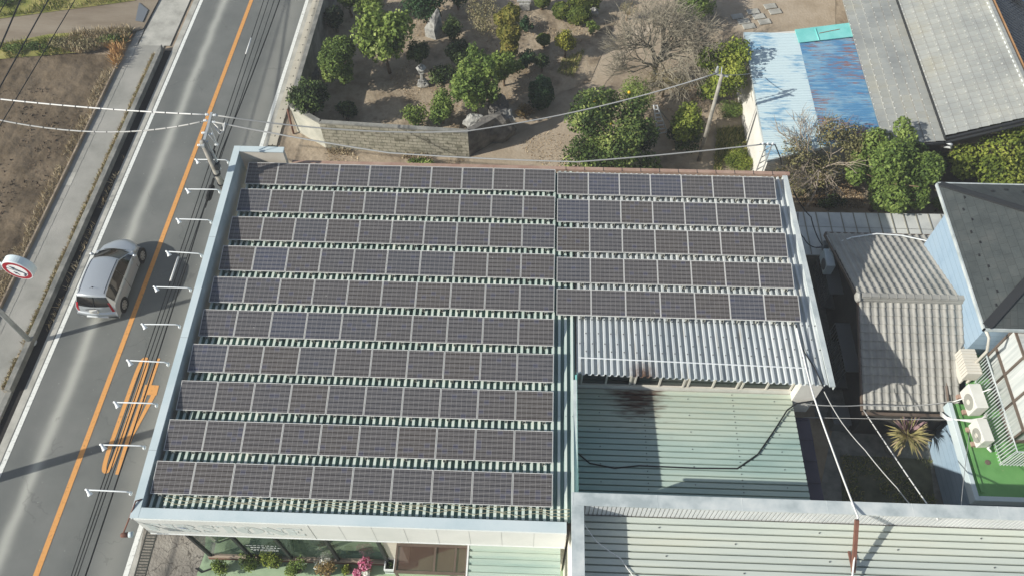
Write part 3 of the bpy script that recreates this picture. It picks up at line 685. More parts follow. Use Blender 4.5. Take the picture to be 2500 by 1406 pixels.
# ------------------------------------------------------------------ lamps on the road side parapet
def lamp_parts(t):
    b = MB(); b.tube([(0, 0, -.05), (-.03, 0, .08), (-.08, 0, .11), (-.5, .01, .1), (-1.12, .03, .07), (-1.2, .03, .06)], .022, 6); b.box(-.03, -.05, -.08, .02, .05, .02); b.build("arm", M["white_metal"], t, smooth=True)
    b = MB(); b.lathe((-1.2, .02, .08), [(.025, 0), (.045, .04), (.055, .10), (.075, .15), (.08, .17)], 10, axis=(.45, -.55, -.55)); b.tube([(-1.26, .05, .06), (-1.17, .0, .07)], .035, 6); b.build("lamp_head", M["white_metal"], t, smooth=True)
lp = thing("sign_lamp", "x", "lamp", (0, 0, 0), "lamps along the road parapet"); lamp_parts(lp)
roots = [(557, 396), (536, 468), (515, 542), (492, 624), (465, 707), (438, 796), (410, 888), (382, 988), (352, 1091), (319, 1203)]
for i, (u, v) in enumerate(roots):
    p = G(u, v, 5.72); o = lp if i == 0 else copy_thing(lp, p); o.location = p
    o["label"] = "white swan neck lamp on the road side parapet, %s from the back" % ORD[i]
    dr = random.Random(i*5); o.rotation_euler = (0, dr.uniform(-.02, .02), dr.uniform(-.03, .03)); sc = 1.06 if i > 5 else 1.0; o.scale = (sc, sc, sc)
rl = thing("sign_lamp", "rusty red lamp on a bent arm at the front corner of the sign", "lamp", G(330, 1222, 5.9))
b = MB(); A = G(346, 1218, 5.9); Bq = G(325, 1240, 5.9); Cq = G(318, 1258, 5.85); Dq = G(299, 1306, 5.6)
b.tube([A, (A+Bq)/2+Vector((-.05, .06, .05)), Bq, Cq, Dq], .025, 6); b.build("arm", M["rust_steel"], rl, smooth=True)
b = MB(); b.lathe(Dq+Vector((-.05, 0, 0)), [(.05, 0), (.07, .03), (.08, .22)], 10, axis=(1, .15, -.1)); b.build("lamp_head", M["rust_steel"], rl, smooth=True)
b = MB(); b.lathe(Dq+Vector((.165, .03, -.02)), [(.085, 0), (.095, .12)], 10, axis=(1, .15, -.1)); b.build("lens", M["parapet_blue"], rl, smooth=True)
b = MB(); pth = [(OL[0]-.05-(y-.47)*.0156, y, 5.62) for y in np.linspace(.4, -13.9, 30)]; b.tube(pth, .03, 6); b.build("conduit", M["white_metal"], shop, smooth=True)
# ------------------------------------------------------------------ car
mat("car_paint", [(180, 186, 190)], rough=.28, metal=.45, spec=.6)
mat("car_glass", [(16, 19, 22)], rough=.04, spec=.8)
mat("tyre", [(26, 26, 27)], rough=.8)
mat("rim", [(176, 176, 172)], rough=.35, metal=.6)
mat("red_lens", [(150, 24, 36)], rough=.15, spec=.6)
mat("clear_lens", [(196, 204, 208)], rough=.1, spec=.7)
mat("black_trim", [(24, 25, 27)], rough=.5)
mat("plate_white", [(216, 216, 210)], rough=.5)
def cr(P, t):
    n = len(P); i = min(int(t), n-2); f = t-i
    p0, p1, p2, p3 = P[max(i-1, 0)], P[i], P[i+1], P[min(i+2, n-1)]
    return .5*((2*p1)+(-p0+p2)*f+(2*p0-5*p1+4*p2-p3)*f*f+(-p0+3*p1-3*p2+p3)*f**3)
prof = [(.10, .24, .60), (.02, .40, .72), (.0, .58, .77), (.07, .68, .765), (.12, .92, .74), (.36, 1.36, .615), (.47, 1.45, .58), (.9, 1.505, .585), (1.5, 1.525, .59), (2.05, 1.49, .585), (2.32, 1.42, .575), (3.02, 1.02, .66), (3.2, .95, .68), (3.58, .84, .67), (3.77, .70, .62), (3.88, .52, .58), (3.87, .32, .55), (3.80, .20, .5)]
K = len(prof); SS = [-1, -.82, -.42, 0, .42, .82, 1]
def stn(k):
    y, z, wd = prof[k]; o = []
    for s in SS:
        yy = y+(.10*s*s if k < 5 else .05*s*s if k < 7 else -.30*s*s if k >= 14 else -.24*s*s if k == 13 else -.16*s*s if k in (11, 12) else -.08*s*s if k == 10 else 0)
        zz = z-(.05 if 5 <= k <= 10 else .03)*s*s
        o.append(np.array((s*wd, yy, zz)))
    return o
ST = [stn(k) for k in range(K)]
def strip(t, j): return cr([ST[k][j] for k in range(K)], t)
def stript(t, q): return cr([strip(t, j) for j in range(7)], q)
def side(k):
    e = ST[k][6]; y, z = e[1], e[2]; tall = z > .98
    mx = min(.845, e[0]+.10) if not tall else .845
    zb = min(.97, z-.01); P = [e]
    yb = y if not tall else y+(0.06 if k == 10 else 0)
    P.append(np.array((min(.80, mx-.03) if tall else min(mx, e[0]+.02), yb, zb)))
    P.append(np.array((mx-.005, yb, zb-.10 if z > .6 else z-.03)))
    P.append(np.array((mx, yb, min(.56, z-.06))))
    P.append(np.array((mx-.03, yb, .22 if z > .3 else z-.05)))
    return P
SD = [side(k) for k in range(K)]
def sidet(t, q): return cr([cr([SD[k][j] for k in range(K)], t) for j in range(5)], q)
car = thing("parked_car", "silver grey compact hatchback driving up the road beside the shop", "car", (0, 0, 0)); car.name = "car"
def carmesh(name, fn, ts, qs, m, parent, mirror=None, off=0.0):
    b = MB()
    for sg in ((1,) if mirror is None else mirror):
        P = []
        for t in ts:
            row = []
            for q in qs:
                p = fn(t, q).copy(); p[0] *= sg
                if off:
                    c = np.array((0, 2.0, .75)); d = p-c; d[1] *= .35; d /= np.linalg.norm(d); p = p+d*off
                row.append(p)
            P.append(row)
        b.grid(P)
    return b.build(name, m, parent, smooth=True)
bd = MB()
for sg in (1, -1):
    P = [[sidet(t, q)*np.array((sg, 1, 1)) for q in np.linspace(0, 4, 17)] for t in np.linspace(.6, 16.4, 90)]; bd.grid(P)
bd.grid([[stript(t, q) for q in np.linspace(0, 6, 19)] for t in np.linspace(0, 17, 100)])
body = bd.build("body", M["car_paint"], car, smooth=True)
carmesh("windshield", stript, np.linspace(10.05, 11.0, 10), np.linspace(.35, 5.65, 12), M["car_glass"], car, off=.012)
carmesh("rear_window", stript, np.linspace(4.1, 5.0, 8), np.linspace(.25, 5.75, 12), M["car_glass"], car, off=.012)
for sg in (1, -1):
    carmesh("side_window", sidet, np.linspace(8.30, 10.75, 12), np.linspace(.12, .93, 5), M["car_glass"], car, (sg,), .012)
    carmesh("side_window", sidet, np.linspace(5.5, 8.28, 12), np.linspace(.12, .93, 5), M["car_glass"], car, (sg,), .012)
    carmesh("tail_light", stript, np.linspace(3.0, 4.45, 6), np.linspace(5.2, 6.0, 4) if sg > 0 else np.linspace(0, .8, 4), M["red_lens"], car, off=.02)
    carmesh("headlight", stript, np.linspace(12.95, 13.9, 5), np.linspace(4.9, 5.95, 4) if sg > 0 else np.linspace(.05, 1.1, 4), M["clear_lens"], car, off=.015)
    for yw in (.72, 3.22):
        b = MB(); b.lathe((sg*.66, yw, .30), [(.30, 0), (.30, .17), (.27, .19), (.2, .19)], 24, axis=(sg, 0, 0)); w_ = b.build("wheel", M["tyre"], car, smooth=False)
        b = MB(); b.lathe((sg*.845, yw, .30), [(.205, 0), (.20, .015), (.06, .012), (.05, .02)], 24, axis=(sg, 0, 0))
        for q in range(7):
            a = 2*math.pi*q/7; b.bar((sg*.862, yw+.05*math.cos(a), .3+.05*math.sin(a)), (sg*.862, yw+.19*math.cos(a), .3+.19*math.sin(a)), .035, .01, 0, up=(1, 0, 0))
            a += math.pi/7; b.bar((sg*.860, yw+.11*math.cos(a), .3+.11*math.sin(a)), (sg*.860, yw+.18*math.cos(a), .3+.18*math.sin(a)), .03, .008, 1, up=(1, 0, 0))
        b.build("rim", [M["rim"], M["black_trim"]], w_)
        b = MB(); b.lathe((sg*.70, yw, .30), [(.345, 0), (.345, .148), (.30, .149)], 28, axis=(sg, 0, 0)); b.build("wheel_arch", M["black_trim"], car)
    b = MB(); b.blob((sg*.93, 2.72, 1.0), (.10, .06, .07), 1, .05); b.box(sg*.80 if sg > 0 else -.88, 2.70, .95, .88 if sg > 0 else -.80, 2.75, .98); b.build("mirror", M["car_paint"], car, smooth=True)
    b = MB(); 
    for yh in (1.35, 2.35): b.box(min(sg*.835, sg*.862), yh, .80, max(sg*.835, sg*.862), yh+.18, .83)
    b.build("door_handle", M["car_paint"], car)
    b = MB()
    P1 = [Vector(sidet(t, .03)*np.array((sg, 1, 1)))+Vector((-sg*.06, 0, .022)) for t in np.linspace(6.0, 9.9, 14)]; b.tube(P1, .012, 5); b.build("roof_moulding", M["black_trim"], car)
    for yd in (1.58, 2.62): 
        b = MB(); b.box(min(sg*.838, sg*.849), yd, .28, max(sg*.838, sg*.849), yd+.012, .93); b.build("door_seam", M["black_trim"], car)
b = MB(); b.lathe((0, .75, 1.495), [(.03, 0), (.02, .03)], 8); b.tube([(0, .75, 1.51), (0, .60, 1.66)], .006, 4); b.build("antenna", M["black_trim"], car)
b = MB(); b.bar((-.32, .062, .86), (.12, .062, .93), .02, .025); b.build("wiper", M["black_trim"], car)
b = MB(); b.box(-.17, -.018, .70, .17, .075, .86); b.box(-.45, -.012, .40, .45, .06, .43, 1); b.build("number_plate", [M["plate_white"], M["white_metal"]], car)
b = MB(); b.tube([(-.45, 2.98, 1.055), (.0, 3.0, 1.06)], .012, 4); b.tube([(-.02, 3.0, 1.06), (.5, 2.96, 1.05)], .012, 4); b.build("front_wiper", M["black_trim"], car)
b = MB(); b.box(-.62, .5, .16, .62, 3.5, .32); b.build("underbody", M["black_trim"], car)
car.location = (-6.80, -4.08, .0); car.rotation_euler = (0, 0, -.018)
# ------------------------------------------------------------------ no overtaking sign on its arm
mat("sign_red", [(160, 34, 48)], rough=.4)
mat("sign_face", [(232, 234, 234)], rough=.4)
mat("sign_ink", [(52, 62, 84)], rough=.5)
mat("sign_box", [(196, 210, 214), (212, 224, 226)], .8, 4, .4)
SZ = 5.1; sc_ = G(42, 661, SZ); sy = sc_.y
sp_ = thing("road_sign_pole", "grey steel pole with an overhead arm at the edge of the footpath", "pole", (-9.35, -5.16, 0))
b = MB(); b.tube([(-9.35, -5.16, 0), (-9.38, -5.16, 3.0), (-9.38, -5.16, 5.3)], .11, 12, r2=.085); b.lathe((-9.35, -5.16, 0), [(.2, 0), (.2, .05), (.12, .08)], 12); b.build("post", M["galv"], sp_, smooth=True)
b = MB(); b.tube([(-9.38, -5.16, 5.0), (sc_.x-.55, sy+.1, 5.12)], .05, 8); b.tube([(-9.38, -5.16, 5.25), (sc_.x-.55, sy+.1, 5.2)], .03, 8); b.build("arm", M["galv"], sp_, smooth=True)
sgn = thing("no_overtaking_sign", "round red ringed no overtaking sign in a thick white drum hung over the footpath", "road sign", tuple(sc_))
nrm = Vector((-.10, -1, 0)).normalized(); sr = .54
b = MB(); b.lathe(sc_-nrm*.32, [(sr-.02, 0), (sr, .02), (sr, .30), (sr-.02, .32)], 40, axis=nrm); b.build("drum", M["sign_box"], sgn)
hx = nrm.cross(Vector((0, 0, 1))).normalized()*-1
if hx.x < 0: hx = -hx
hz = Vector((0, 0, 1))
def sgp(x, z, d=.004): return sc_+hx*(x*sr)+hz*(z*sr)+nrm*d
b = MB(); b.face([sgp(.97*math.cos(a), .97*math.sin(a), .003) for a in np.linspace(0, 2*math.pi, 48, endpoint=False)]); b.build("face", M["sign_face"], sgn)
b = MB(); b.grid([[sgp(.92*math.cos(a), .92*math.sin(a), .006) for a in np.linspace(0, 2*math.pi, 49)], [sgp(.68*math.cos(a), .68*math.sin(a), .006) for a in np.linspace(0, 2*math.pi, 49)]])
b.build("ring", M["sign_red"], sgn)
b = MB()
def sline(pts, wd, d=.008):
    P = [Vector((p[0], p[1])) for p in pts]; A = []; B = []
    for i, p in enumerate(P):
        t = (P[min(i+1, len(P)-1)]-P[max(i-1, 0)]).normalized(); n = Vector((-t.y, t.x))*wd/2
        A.append(sgp(*(p+n), d)); B.append(sgp(*(p-n), d))
    b.grid([A, B])
sline([(.22, -.56), (.42, -.38), (.40, -.18), (.12, .06), (-.08, .22)], .14)
b.face([sgp(-.38, .50, .008), sgp(.02, .36, .008), (sgp(-.18, .12, .008))])
sline([(-.06, -.5), (-.16, -.34)], .10); b.face([sgp(-.34, -.12, .008), sgp(-.06, -.24, .008), sgp(-.28, -.40, .008)])
b.face([sgp(-.63, .22, .0085), sgp(-.61, .27, .0085), sgp(.62, -.24, .0085), sgp(.60, -.30, .0085)]) if False else None
b.build("arrows", M["sign_ink"], sgn)
b = MB(); b.bar(sgp(-.66, .28, .0095), sgp(.66, -.3, .0095), .03, .003, up=nrm); b.build("red_bar", M["sign_ink"], sgn)
b = MB(); b.box(sc_.x-.75, sy+.05, SZ-.05, sc_.x-.6, sy+.25, SZ+.15); b.build("hanger", M["white_metal"], sgn)
# big concrete pole just outside the left edge, seen by its shadow
lpw = thing("utility_pole", "tall concrete pole whose shadow crosses the lower road", "utility pole", (-10.7, -11.7, 0))
b = MB(); b.tube([(-10.7, -11.7, 0), (-10.7, -11.7, 9.5)], .19, 14, r2=.14); b.build("post", M["conc_pole"], lpw, smooth=True)
# ------------------------------------------------------------------ utility pole behind the parapet
up1 = thing("utility_pole", "mottled concrete utility pole with steel arm behind the road side parapet", "utility pole", (-.95, -.85, 0))
b = MB(); b.tube([(-.95, -.85, 0), (-.95, -.85, 7.5)], .145, 14, r2=.095); b.build("post", M["conc_pole"], up1, smooth=True)
b = MB(); b.bar((-.9, -1.05, 7.42), (-.98, .65, 7.42), .09, .09); b.bar((-.80, -.75, 5.9), (-.82, -.75, 7.4), .08, .06); b.bar((-.82, -.2, 6.7), (-.93, .1, 7.4), .04, .04); b.build("crossarm", M["galv"], up1)
for i, (x, y, z) in enumerate(((-1.12, .52, 7.46), (-1.1, .22, 7.46), (-.82, .5, 7.46), (-.8, .2, 7.4), (-1.08, -.3, 7.35), (-.78, -.35, 7.35), (-1.05, -.95, 7.4), (-.78, -.3, 6.75))):
    b = MB(); b.lathe((x-.07, y, z), [(.03, 0), (.06, .03), (.03, .06), (.06, .09), (.03, .13)], 8, axis=(1, .1, 0)); b.tube([(x, y, z), (-.95, y, 7.42)], .015, 4); b.build("insulator", M["white_metal"], up1, smooth=True)
b = MB(); b.tube([(-.78, .1, 7.3), (-.6, -.1, 7.1), (-.45, 0, 7.2), (-.4, .2, 7.4)], .03, 6); b.tube([(-.9, .3, 7.3), (-.6, .1, 7.05), (-.5, .25, 7.3)], .025, 6); b.build("jumper", M["cable_white"], up1, smooth=True)
b = MB()
for k in range(12): b.tube([(-.95, -.85, 2.2+k*.42), (-.95+.22*(1 if k % 2 else -1), -.85, 2.2+k*.42)], .012, 4)
b.build("step_bolt", M["grey_metal"], up1)
b = MB(); b.lathe((-.95, -.85, 5.75), [(.15, 0), (.15, .07)], 10); b.box(-.86, -.98, 6.1, -.72, -.74, 6.3); b.lathe((-.95, -.85, 5.2), [(.15, 0), (.15, .05)], 10); b.build("collar", M["dark_metal"], up1)
# second pole by the garden
up2 = thing("utility_pole", "slender grey pole standing on the bare soil beside the blue shed", "utility pole", (18.83, 5.9, 0))
b = MB(); b.tube([(18.78, 5.72, 0), (18.83, 5.95, 5.05)], .105, 12, r2=.075); b.build("post", M["conc_pole"], up2, smooth=True)
b = MB(); b.bar((18.5, 6.1, 4.95), (19.1, 5.9, 4.98), .05, .05); b.lathe((18.62, 6.12, 5.0), [(.05, 0), (.08, .05), (.05, .3), (.02, .35)], 8); b.tube([(18.8, 5.95, 5), (18.8, 6.15, 5.3)], .02, 5); b.build("bracket", M["galv"], up2)
# guard rod by the garden wall
a_, c_ = G(703, 277, 1.7), G(717, 325, .0)
b = MB(); b.tube([G(717, 327, 0), G(702, 268, 1.45)], .05, 7); tag(b.build("guy_guard", M["rust_steel"], smooth=True), "rusty orange steel guard rod leaning by the angled garden wall", "post")
# ------------------------------------------------------------------ cables
CG, CW, CB = M["cable_grey"], M["cable_white"], M["cable_black"]
cable("cable", "white cable with dark spacers crossing the road, upper of the two", [G(-60, 236, 6.6), (-1.15, .52, 7.46)], .12, .03, CW, .55)
cable("cable", "grey cable with dark spacers crossing the road, lower drooping one", [G(-60, 281, 6.2), (-1.12, .2, 7.46)], .75, .03, CG, .55)
cable("cable", "grey overhead cable from the steel pole arm to the slender garden pole", [(-.8, .5, 7.46), G(1140, 321, 5.2), (18.72, 6.1, 5.02)], .35, .028, CG)
cable("cable", "grey overhead cable running from the steel pole arm to the mast on the shed wall", [(-.8, .2, 7.42), G(950, 374, 6.0), G(1410, 396, 5.2), G(1872, 352, 4.2)], .06, .03, CG)
cable("cable", "thin dark cable from the garden pole to the top of the blue shed", [(18.9, 6.0, 5.0), G(1835, 180, 3.2)], .05, .014, CG)
mat("wire_dark", [(30, 33, 35)], rough=.6)
for i, (a, bq, r, z) in enumerate((((664, -60), (155, 1460), .016, 5.6), ((676, -60), (163, 1460), .016, 5.6), ((690, -60), (170, 1460), .016, 5.6), ((704, -60), (190, 1460), .024, 5.4))):
    P = [G(*a, z), G(*bq, z)]
    if i == 3: P = [G(*a, z), G(540, 372, z), G(*bq, z)]
    cable("cable", ("leftmost of the four dark cables running above the right hand lane", "second from the left of the four dark cables above the right hand lane", "third from the left of the four dark cables above the right hand lane", "thick rightmost of the four dark cables above the right hand lane")[i], P, .05 if i < 3 else .12, r, M["wire_dark"])
# white sleeves on the leftmost cable, black closures on the cables
def on_line(a, bq, z, v):
    P, Q = G(*a, z), G(*bq, z); lo, hi = 0.0, 1.0
    for _ in range(40):
        t = (lo+hi)/2; p = P.lerp(Q, t); d = p-CAMP; vv = 703-CAMF*d.dot(UP)/d.dot(FW)
        if vv < v: lo = t
        else: hi = t
    return P.lerp(Q, lo)-Vector((0, 0, .2*lo*(1-lo)))
for v0, v1, lab in ((625, 684, "long white protective sleeve on the leftmost road cable beside the car"), (93, 131, "short white protective sleeve on the leftmost road cable near the top")):
    b = MB(); b.tube([on_line((664, -60), (155, 1460), 5.6, v0), on_line((664, -60), (155, 1460), 5.6, v1)], .036, 7); tag(b.build("cable_sleeve", CW, smooth=True), lab, "sleeve")
for (u0, v0, u1, v1, lab) in ((521, 367, 512, 398, "short black cable closure just behind the mottled pole"), (519, 452, 507, 490, "long black cable closure in front of the mottled pole")):
    P, Q = G(u0, v0, 5.2), G(u1, v1, 5.2); d = (Q-P); n_ = d.normalized()
    b = MB(); b.lathe(P, [(.03, 0), (.10, .06), (.115, .12), (.115, d.length-.12), (.10, d.length-.06), (.03, d.length)], 10, axis=n_); b.tube([P-n_*.3, P], .02, 5); b.tube([Q, Q+n_*.35], .02, 5); tag(b.build("cable_closure", M["black_rubber"], smooth=True), lab, "cable closure")
for i, (a, bq, r) in enumerate((((40, -40), (-60, 130), .022), ((75, -60), (-80, 300), .034), ((150, -60), (-60, 320), .028), ((218, -60), (-80, 440), .02))):
    cable("cable", ("topmost dark cable over the upper left corner", "thick dark cable second from the upper left corner", "dark cable over the ploughed field, third from the corner", "thinnest dark cable over the ploughed field")[i], [G(*bq, 6.0).lerp(G(*a, 6.0), 4.0), G(*a, 6.0).lerp(G(*bq, 6.0), 3.0)], .02, r, M["wire_dark"])
cable("cable", "thick white cable from the silver eave to the rusty mast", [G(1945, 800, 5.62), G(1962, 870, 5.6), G(1985, 962, 5.62), G(2030, 1090, 5.6), G(2095, 1262, 6.4), G(2090, 1330, 6.0), G(2080, 1420, 5.6)], .02, .028, CW)
cable("cable", "black cable lying in a bend down the silver wing roof", [G(1943, 792, ribz(-6)), G(1958, 850, ribz(-7)+.02), G(1990, 900, ribz(-8)+.02), G(2012, 948, ribz(-8.5)+.03)], .0, .022, CB)
cable("cable", "thin grey cable sagging from the wing eave across the dark yard", [G(2012, 955, 5.0), G(2055, 1030, 4.6), G(2112, 1098, 4.4), G(2190, 1190, 4.6), G(2250, 1262, 6.1)], .04, .018, CG)
cable("cable", "pale dashed cable from the tiled annex corner across the dark yard", [G(2108, 1000, 2.6), G(2290, 1268, 6.1)], .03, .022, CW, .45)
cable("cable", "wavy grey cable in front of the tiled annex eave", [G(1950, 984, 3.9), G(2040, 990, 3.6), G(2110, 988, 3.2), G(2230, 990, 3.0), G(2330, 978, 3.1)], .04, .02, CG)
cable("cable", "straight white bar cable from the annex corner to the balcony rail", [G(2325, 981, 3.1), G(2422, 948, 4.2)], .0, .022, CW)
cable("cable", "thin washing line stretched across the dark yard", [G(1960, 1018, 3.0), G(2330, 1024, 3.2)], .02, .010, CG)
cable("cable", "thin line hanging from the lower air conditioner to the front roof", [G(2368, 1048, 3.6), G(2344, 1262, 6.2)], .05, .010, CG)
cable("cable", "black cable looping over the lower teal roof", [G(1410, 1105, 3.9), G(1440, 1130, 3.86), G(1500, 1142, 3.85), G(1560, 1136, 3.85), G(1700, 1142, 3.85), G(1800, 1143, 3.86), G(1850, 1108, 3.9), G(1890, 1050, 3.9), G(1922, 1000, 3.95), G(1945, 984, 4.0), G(1985, 978, 4.0)], .0, .026, CB, n=6)
cable("cable", "thin white cable hanging from the flashing corner onto the front roof", [G(1416, 1262, 6.2), G(1455, 1320, 5.8), G(1515, 1362, 5.5), G(1552, 1412, 5.5)], .05, .015, CW)
cable("cable", "black service cable from the wing corner to the meter on the annex", [G(1935, 462, 5.2), G(1980, 530, 3.6), G(2008, 600, 2.6)], .12, .022, CB)
cable("cable", "second black service cable, lower loop from the wing edge to the annex", [G(1948, 520, 5.1), G(1962, 580, 3.4), G(2008, 604, 2.6)], .25, .020, CB)
# ------------------------------------------------------------------ vegetation
def leafmat(n, cols, tr=.18): return mat(n, cols, rough=.7, spec=.25, tone=True, lo=.05, hi=.95, trans=tr)
leafmat("leaf_mid", [(44, 58, 28), (74, 94, 42), (104, 124, 58), (132, 148, 76)])
leafmat("leaf_light", [(62, 80, 36), (100, 120, 52), (134, 152, 74), (172, 184, 112)])
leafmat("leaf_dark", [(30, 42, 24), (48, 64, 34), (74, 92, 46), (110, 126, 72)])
leafmat("leaf_gold", [(84, 90, 36), (124, 126, 48), (154, 152, 62), (178, 172, 84)])
leafmat("leaf_topiary", [(74, 78, 32), (104, 104, 44), (126, 122, 56), (142, 128, 66)])
leafmat("leaf_clip", [(58, 74, 30), (84, 98, 40), (104, 116, 48), (120, 126, 58)])
leafmat("leaf_bush", [(28, 48, 28), (42, 68, 38), (58, 86, 50), (76, 104, 62)])
leafmat("leaf_citrus", [(38, 52, 26), (60, 78, 38), (92, 112, 54), (156, 166, 96)])
leafmat("leaf_tree", [(56, 74, 34), (86, 108, 48), (114, 134, 64), (142, 158, 86)])
leafmat("leaf_vivid", [(58, 72, 28), (92, 108, 38), (126, 138, 54), (160, 166, 78)])
leafmat("leaf_grey", [(92, 88, 62), (128, 122, 88), (158, 150, 112), (126, 108, 74)], .1)
leafmat("leaf_olive", [(70, 70, 44), (104, 102, 66), (140, 136, 94), (120, 104, 68)], .1)
leafmat("leaf_brown", [(88, 70, 44), (118, 98, 62), (140, 124, 80), (150, 120, 70)], .1)
leafmat("petal_pink", [(150, 50, 90), (190, 96, 130), (220, 150, 176), (232, 200, 210)], .1)
leafmat("petal_white", [(206, 208, 196), (226, 226, 216), (236, 236, 230), (196, 204, 178)], .1)
def leaves(name, m, parent, lobes, n, size, seed, inner=.55, asp=.6, clump=1.1, droop=0.0):
    """many small quads through the lobes' volume; lobes = (cx,cy,cz,rx,ry,rz)"""
    rg = np.random.default_rng(seed)
    wts = np.array([(l[3]*l[4]*l[5])**.667 for l in lobes]); wts /= wts.sum()
    ix = rg.choice(len(lobes), n, p=wts); Lb = np.array(lobes)[ix]
    d = rg.normal(size=(n, 3)); d /= np.linalg.norm(d, axis=1)[:, None]
    rad = inner+(1-inner)*rg.random(n)**.6
    k = np.array([1+.32*mnoise.noise(Vector((x*2.3+seed, y*2.3, z*2.3))) for x, y, z in d]) if n < 9000 else 1.0
    rad = rad*k
    C = Lb[:, :3]+d*Lb[:, 3:]*rad[:, None]
    nr = d*.8+rg.normal(size=(n, 3))*.7+np.array((0, 0, .45)); nr /= np.linalg.norm(nr, axis=1)[:, None]
    a = np.cross(nr, rg.normal(size=(n, 3))); a /= np.linalg.norm(a, axis=1)[:, None]; b_ = np.cross(nr, a)
    s = size*(.6+.8*rg.random(n))[:, None]/2
    q = np.stack([C-a*s-b_*s*asp*.3, C-b_*s*asp, C+a*s, C+b_*s*asp], 1)
    if droop: q[:, 2, 2] -= droop*s[:, 0]
    V = q.reshape(-1, 3); F = np.arange(4*n).reshape(-1, 4)
    tn = np.array([.5+.55*mnoise.noise(Vector((c[0]*clump, c[1]*clump, c[2]*clump+seed))) for c in C])+rg.normal(size=n)*.17
    me = bpy.data.meshes.new(name); me.from_pydata(V.tolist(), [], F.tolist()); me.materials.append(M[m])
    at = me.attributes.new("tone", 'FLOAT', 'FACE'); at.data.foreach_set("value", np.clip(tn, 0, 1).astype(np.float32)); me.update()
    o = bpy.data.objects.new(name, me); COL.objects.link(o); o.parent = parent
    o.matrix_parent_inverse = parent.matrix_basis.inverted() if parent.type == 'EMPTY' else Matrix()
    return o
def place(u0, v0, u1, v1, rz, base=0.0, clear=.2):
    mu, mv = (u0+u1)/2, (v0+v1)/2; hu, hv = (u1-u0)*.59, (v1-v0)*.59; u0, u1, v0, v1 = mu-hu, mu+hu, mv-hv, mv+hv
    zc = base+clear+rz; c = G((u0+u1)/2, (v0+v1)/2, zc); k = ppm(c); rx = (u1-u0)/2/k; h = (v1-v0)/2/k
    ry = math.sqrt(max((h*h-(rz*.55)**2), (.45*h)**2))/.835
    return c, rx, min(ry, 1.6*rx), rz
def limbs(mb, base, c, rx, ry, rz, r, seed, n=7, mi=0):
    rg = random.Random(seed); base = Vector(base); fork = base.lerp(Vector((c.x, c.y, c.z-rz*.45)), .8)
    mid = base.lerp(fork, .5)+Vector((rg.uniform(-.1, .1), rg.uniform(-.1, .1), 0))
    mb.tube([base, mid, fork], r, 7, mi, r2=r*.6)
    for i in range(n):
        a = 2*math.pi*i/n+rg.uniform(-.4, .4); e = Vector((c.x+rx*.75*math.cos(a), c.y+ry*.75*math.sin(a), c.z+rz*rg.uniform(-.3, .6)))
        m_ = fork.lerp(e, .5)+Vector((0, 0, rz*.12)); mb.tube([fork, m_, e], r*.42, 5, mi, r2=r*.1)
def plant(name, label, cat, box, rz, m, n, size, seed, nl=7, clear=.25, base=0.0, tr=.08, inner=.4, group=None, bark="bark", spread=.62, lob=.5, asp=.6, dy=0, extra=None, clump=1.1):
    c, rx, ry, rz = place(*box, rz, base, clear)
    t = thing(name, label, cat, (c.x, c.y+dy, base), group)
    rg = random.Random(seed); Ls = [(c.x, c.y, c.z, rx*.62, ry*.62, rz*.7)]
    for i in range(nl):
        a = 2*math.pi*(i+rg.uniform(-.25, .25))/nl; el = rg.uniform(-.45, .75); ce = math.sqrt(1-el*el)
        k = lob*rg.uniform(.62, 1.3)*(.92 if nl > 8 else 1)
        q = rg.uniform(.82, 1.22); Ls.append((c.x+rx*(1-k)*ce*math.cos(a)*q, c.y+ry*(1-k)*ce*math.sin(a)*q, c.z+rz*(1-k)*el*1.15, rx*k, ry*k, rz*k))
    if extra: Ls += extra(c, rx, ry, rz)
    mb = MB(); limbs(mb, (c.x, c.y+dy, base-.05), c, rx, ry, rz, tr, seed); mb.build("trunk", M[bark], t, smooth=True)
    leaves("crown", m, t, Ls, int(n*1.9), size*1.08, seed, inner, asp, clump)
    return t, c, rx, ry, rz
SC = "garden trees and shrubs"
plant("broadleaf_tree", "tall airy tree with large light green leaves beside the standing stone", "tree", (872, 14, 1003, 168), 1.9, "leaf_light", 2600, .20, 1, 9, .4, inner=.25, tr=.1, lob=.42, group=SC)
plant("cloud_pruned_shrub", "mid green lumpy shrub alone in the deep shade inside the road side wall", "shrub", (782, 88, 873, 208), 1.1, "leaf_mid", 3800, .11, 2, 8, .5, inner=.6, lob=.42, group=SC)
plant("shrub", "mid green shrub cut by the top edge near the road side wall", "shrub", (822, -30, 878, 21), .9, "leaf_mid", 1300, .12, 3, 5, .3, group=SC)
plant("shrub", "small leafy shrub between the top edge and the tall light green tree", "shrub", (868, -30, 935, 40), .9, "leaf_light", 900, .13, 4, 5, .3, inner=.3, group=SC)
plant("conifer_shrub", "dark green drooping shrub behind the standing stone at the top", "shrub", (990, -45, 1082, 50), 1.2, "leaf_bush", 2400, .12, 5, 7, .2, group=SC)
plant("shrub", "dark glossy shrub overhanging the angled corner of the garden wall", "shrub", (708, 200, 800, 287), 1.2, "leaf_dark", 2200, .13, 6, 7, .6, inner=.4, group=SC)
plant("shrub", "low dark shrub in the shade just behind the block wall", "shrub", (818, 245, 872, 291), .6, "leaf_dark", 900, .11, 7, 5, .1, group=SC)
t7 = plant("broadleaf_tree", "tall light green tree with a broad crown standing behind the block wall", "tree", (1112, 105, 1212, 306), 2.0, "leaf_tree", 4000, .14, 8, 10, .25, inner=.35, tr=.12, lob=.4, group=SC)
plant("shrub", "pale leafy tree crown spreading just right of the tall tree, below the clipped column", "shrub", (1192, 128, 1268, 198), 1.0, "leaf_light", 1500, .14, 9, 6, .25, inner=.3, group=SC)
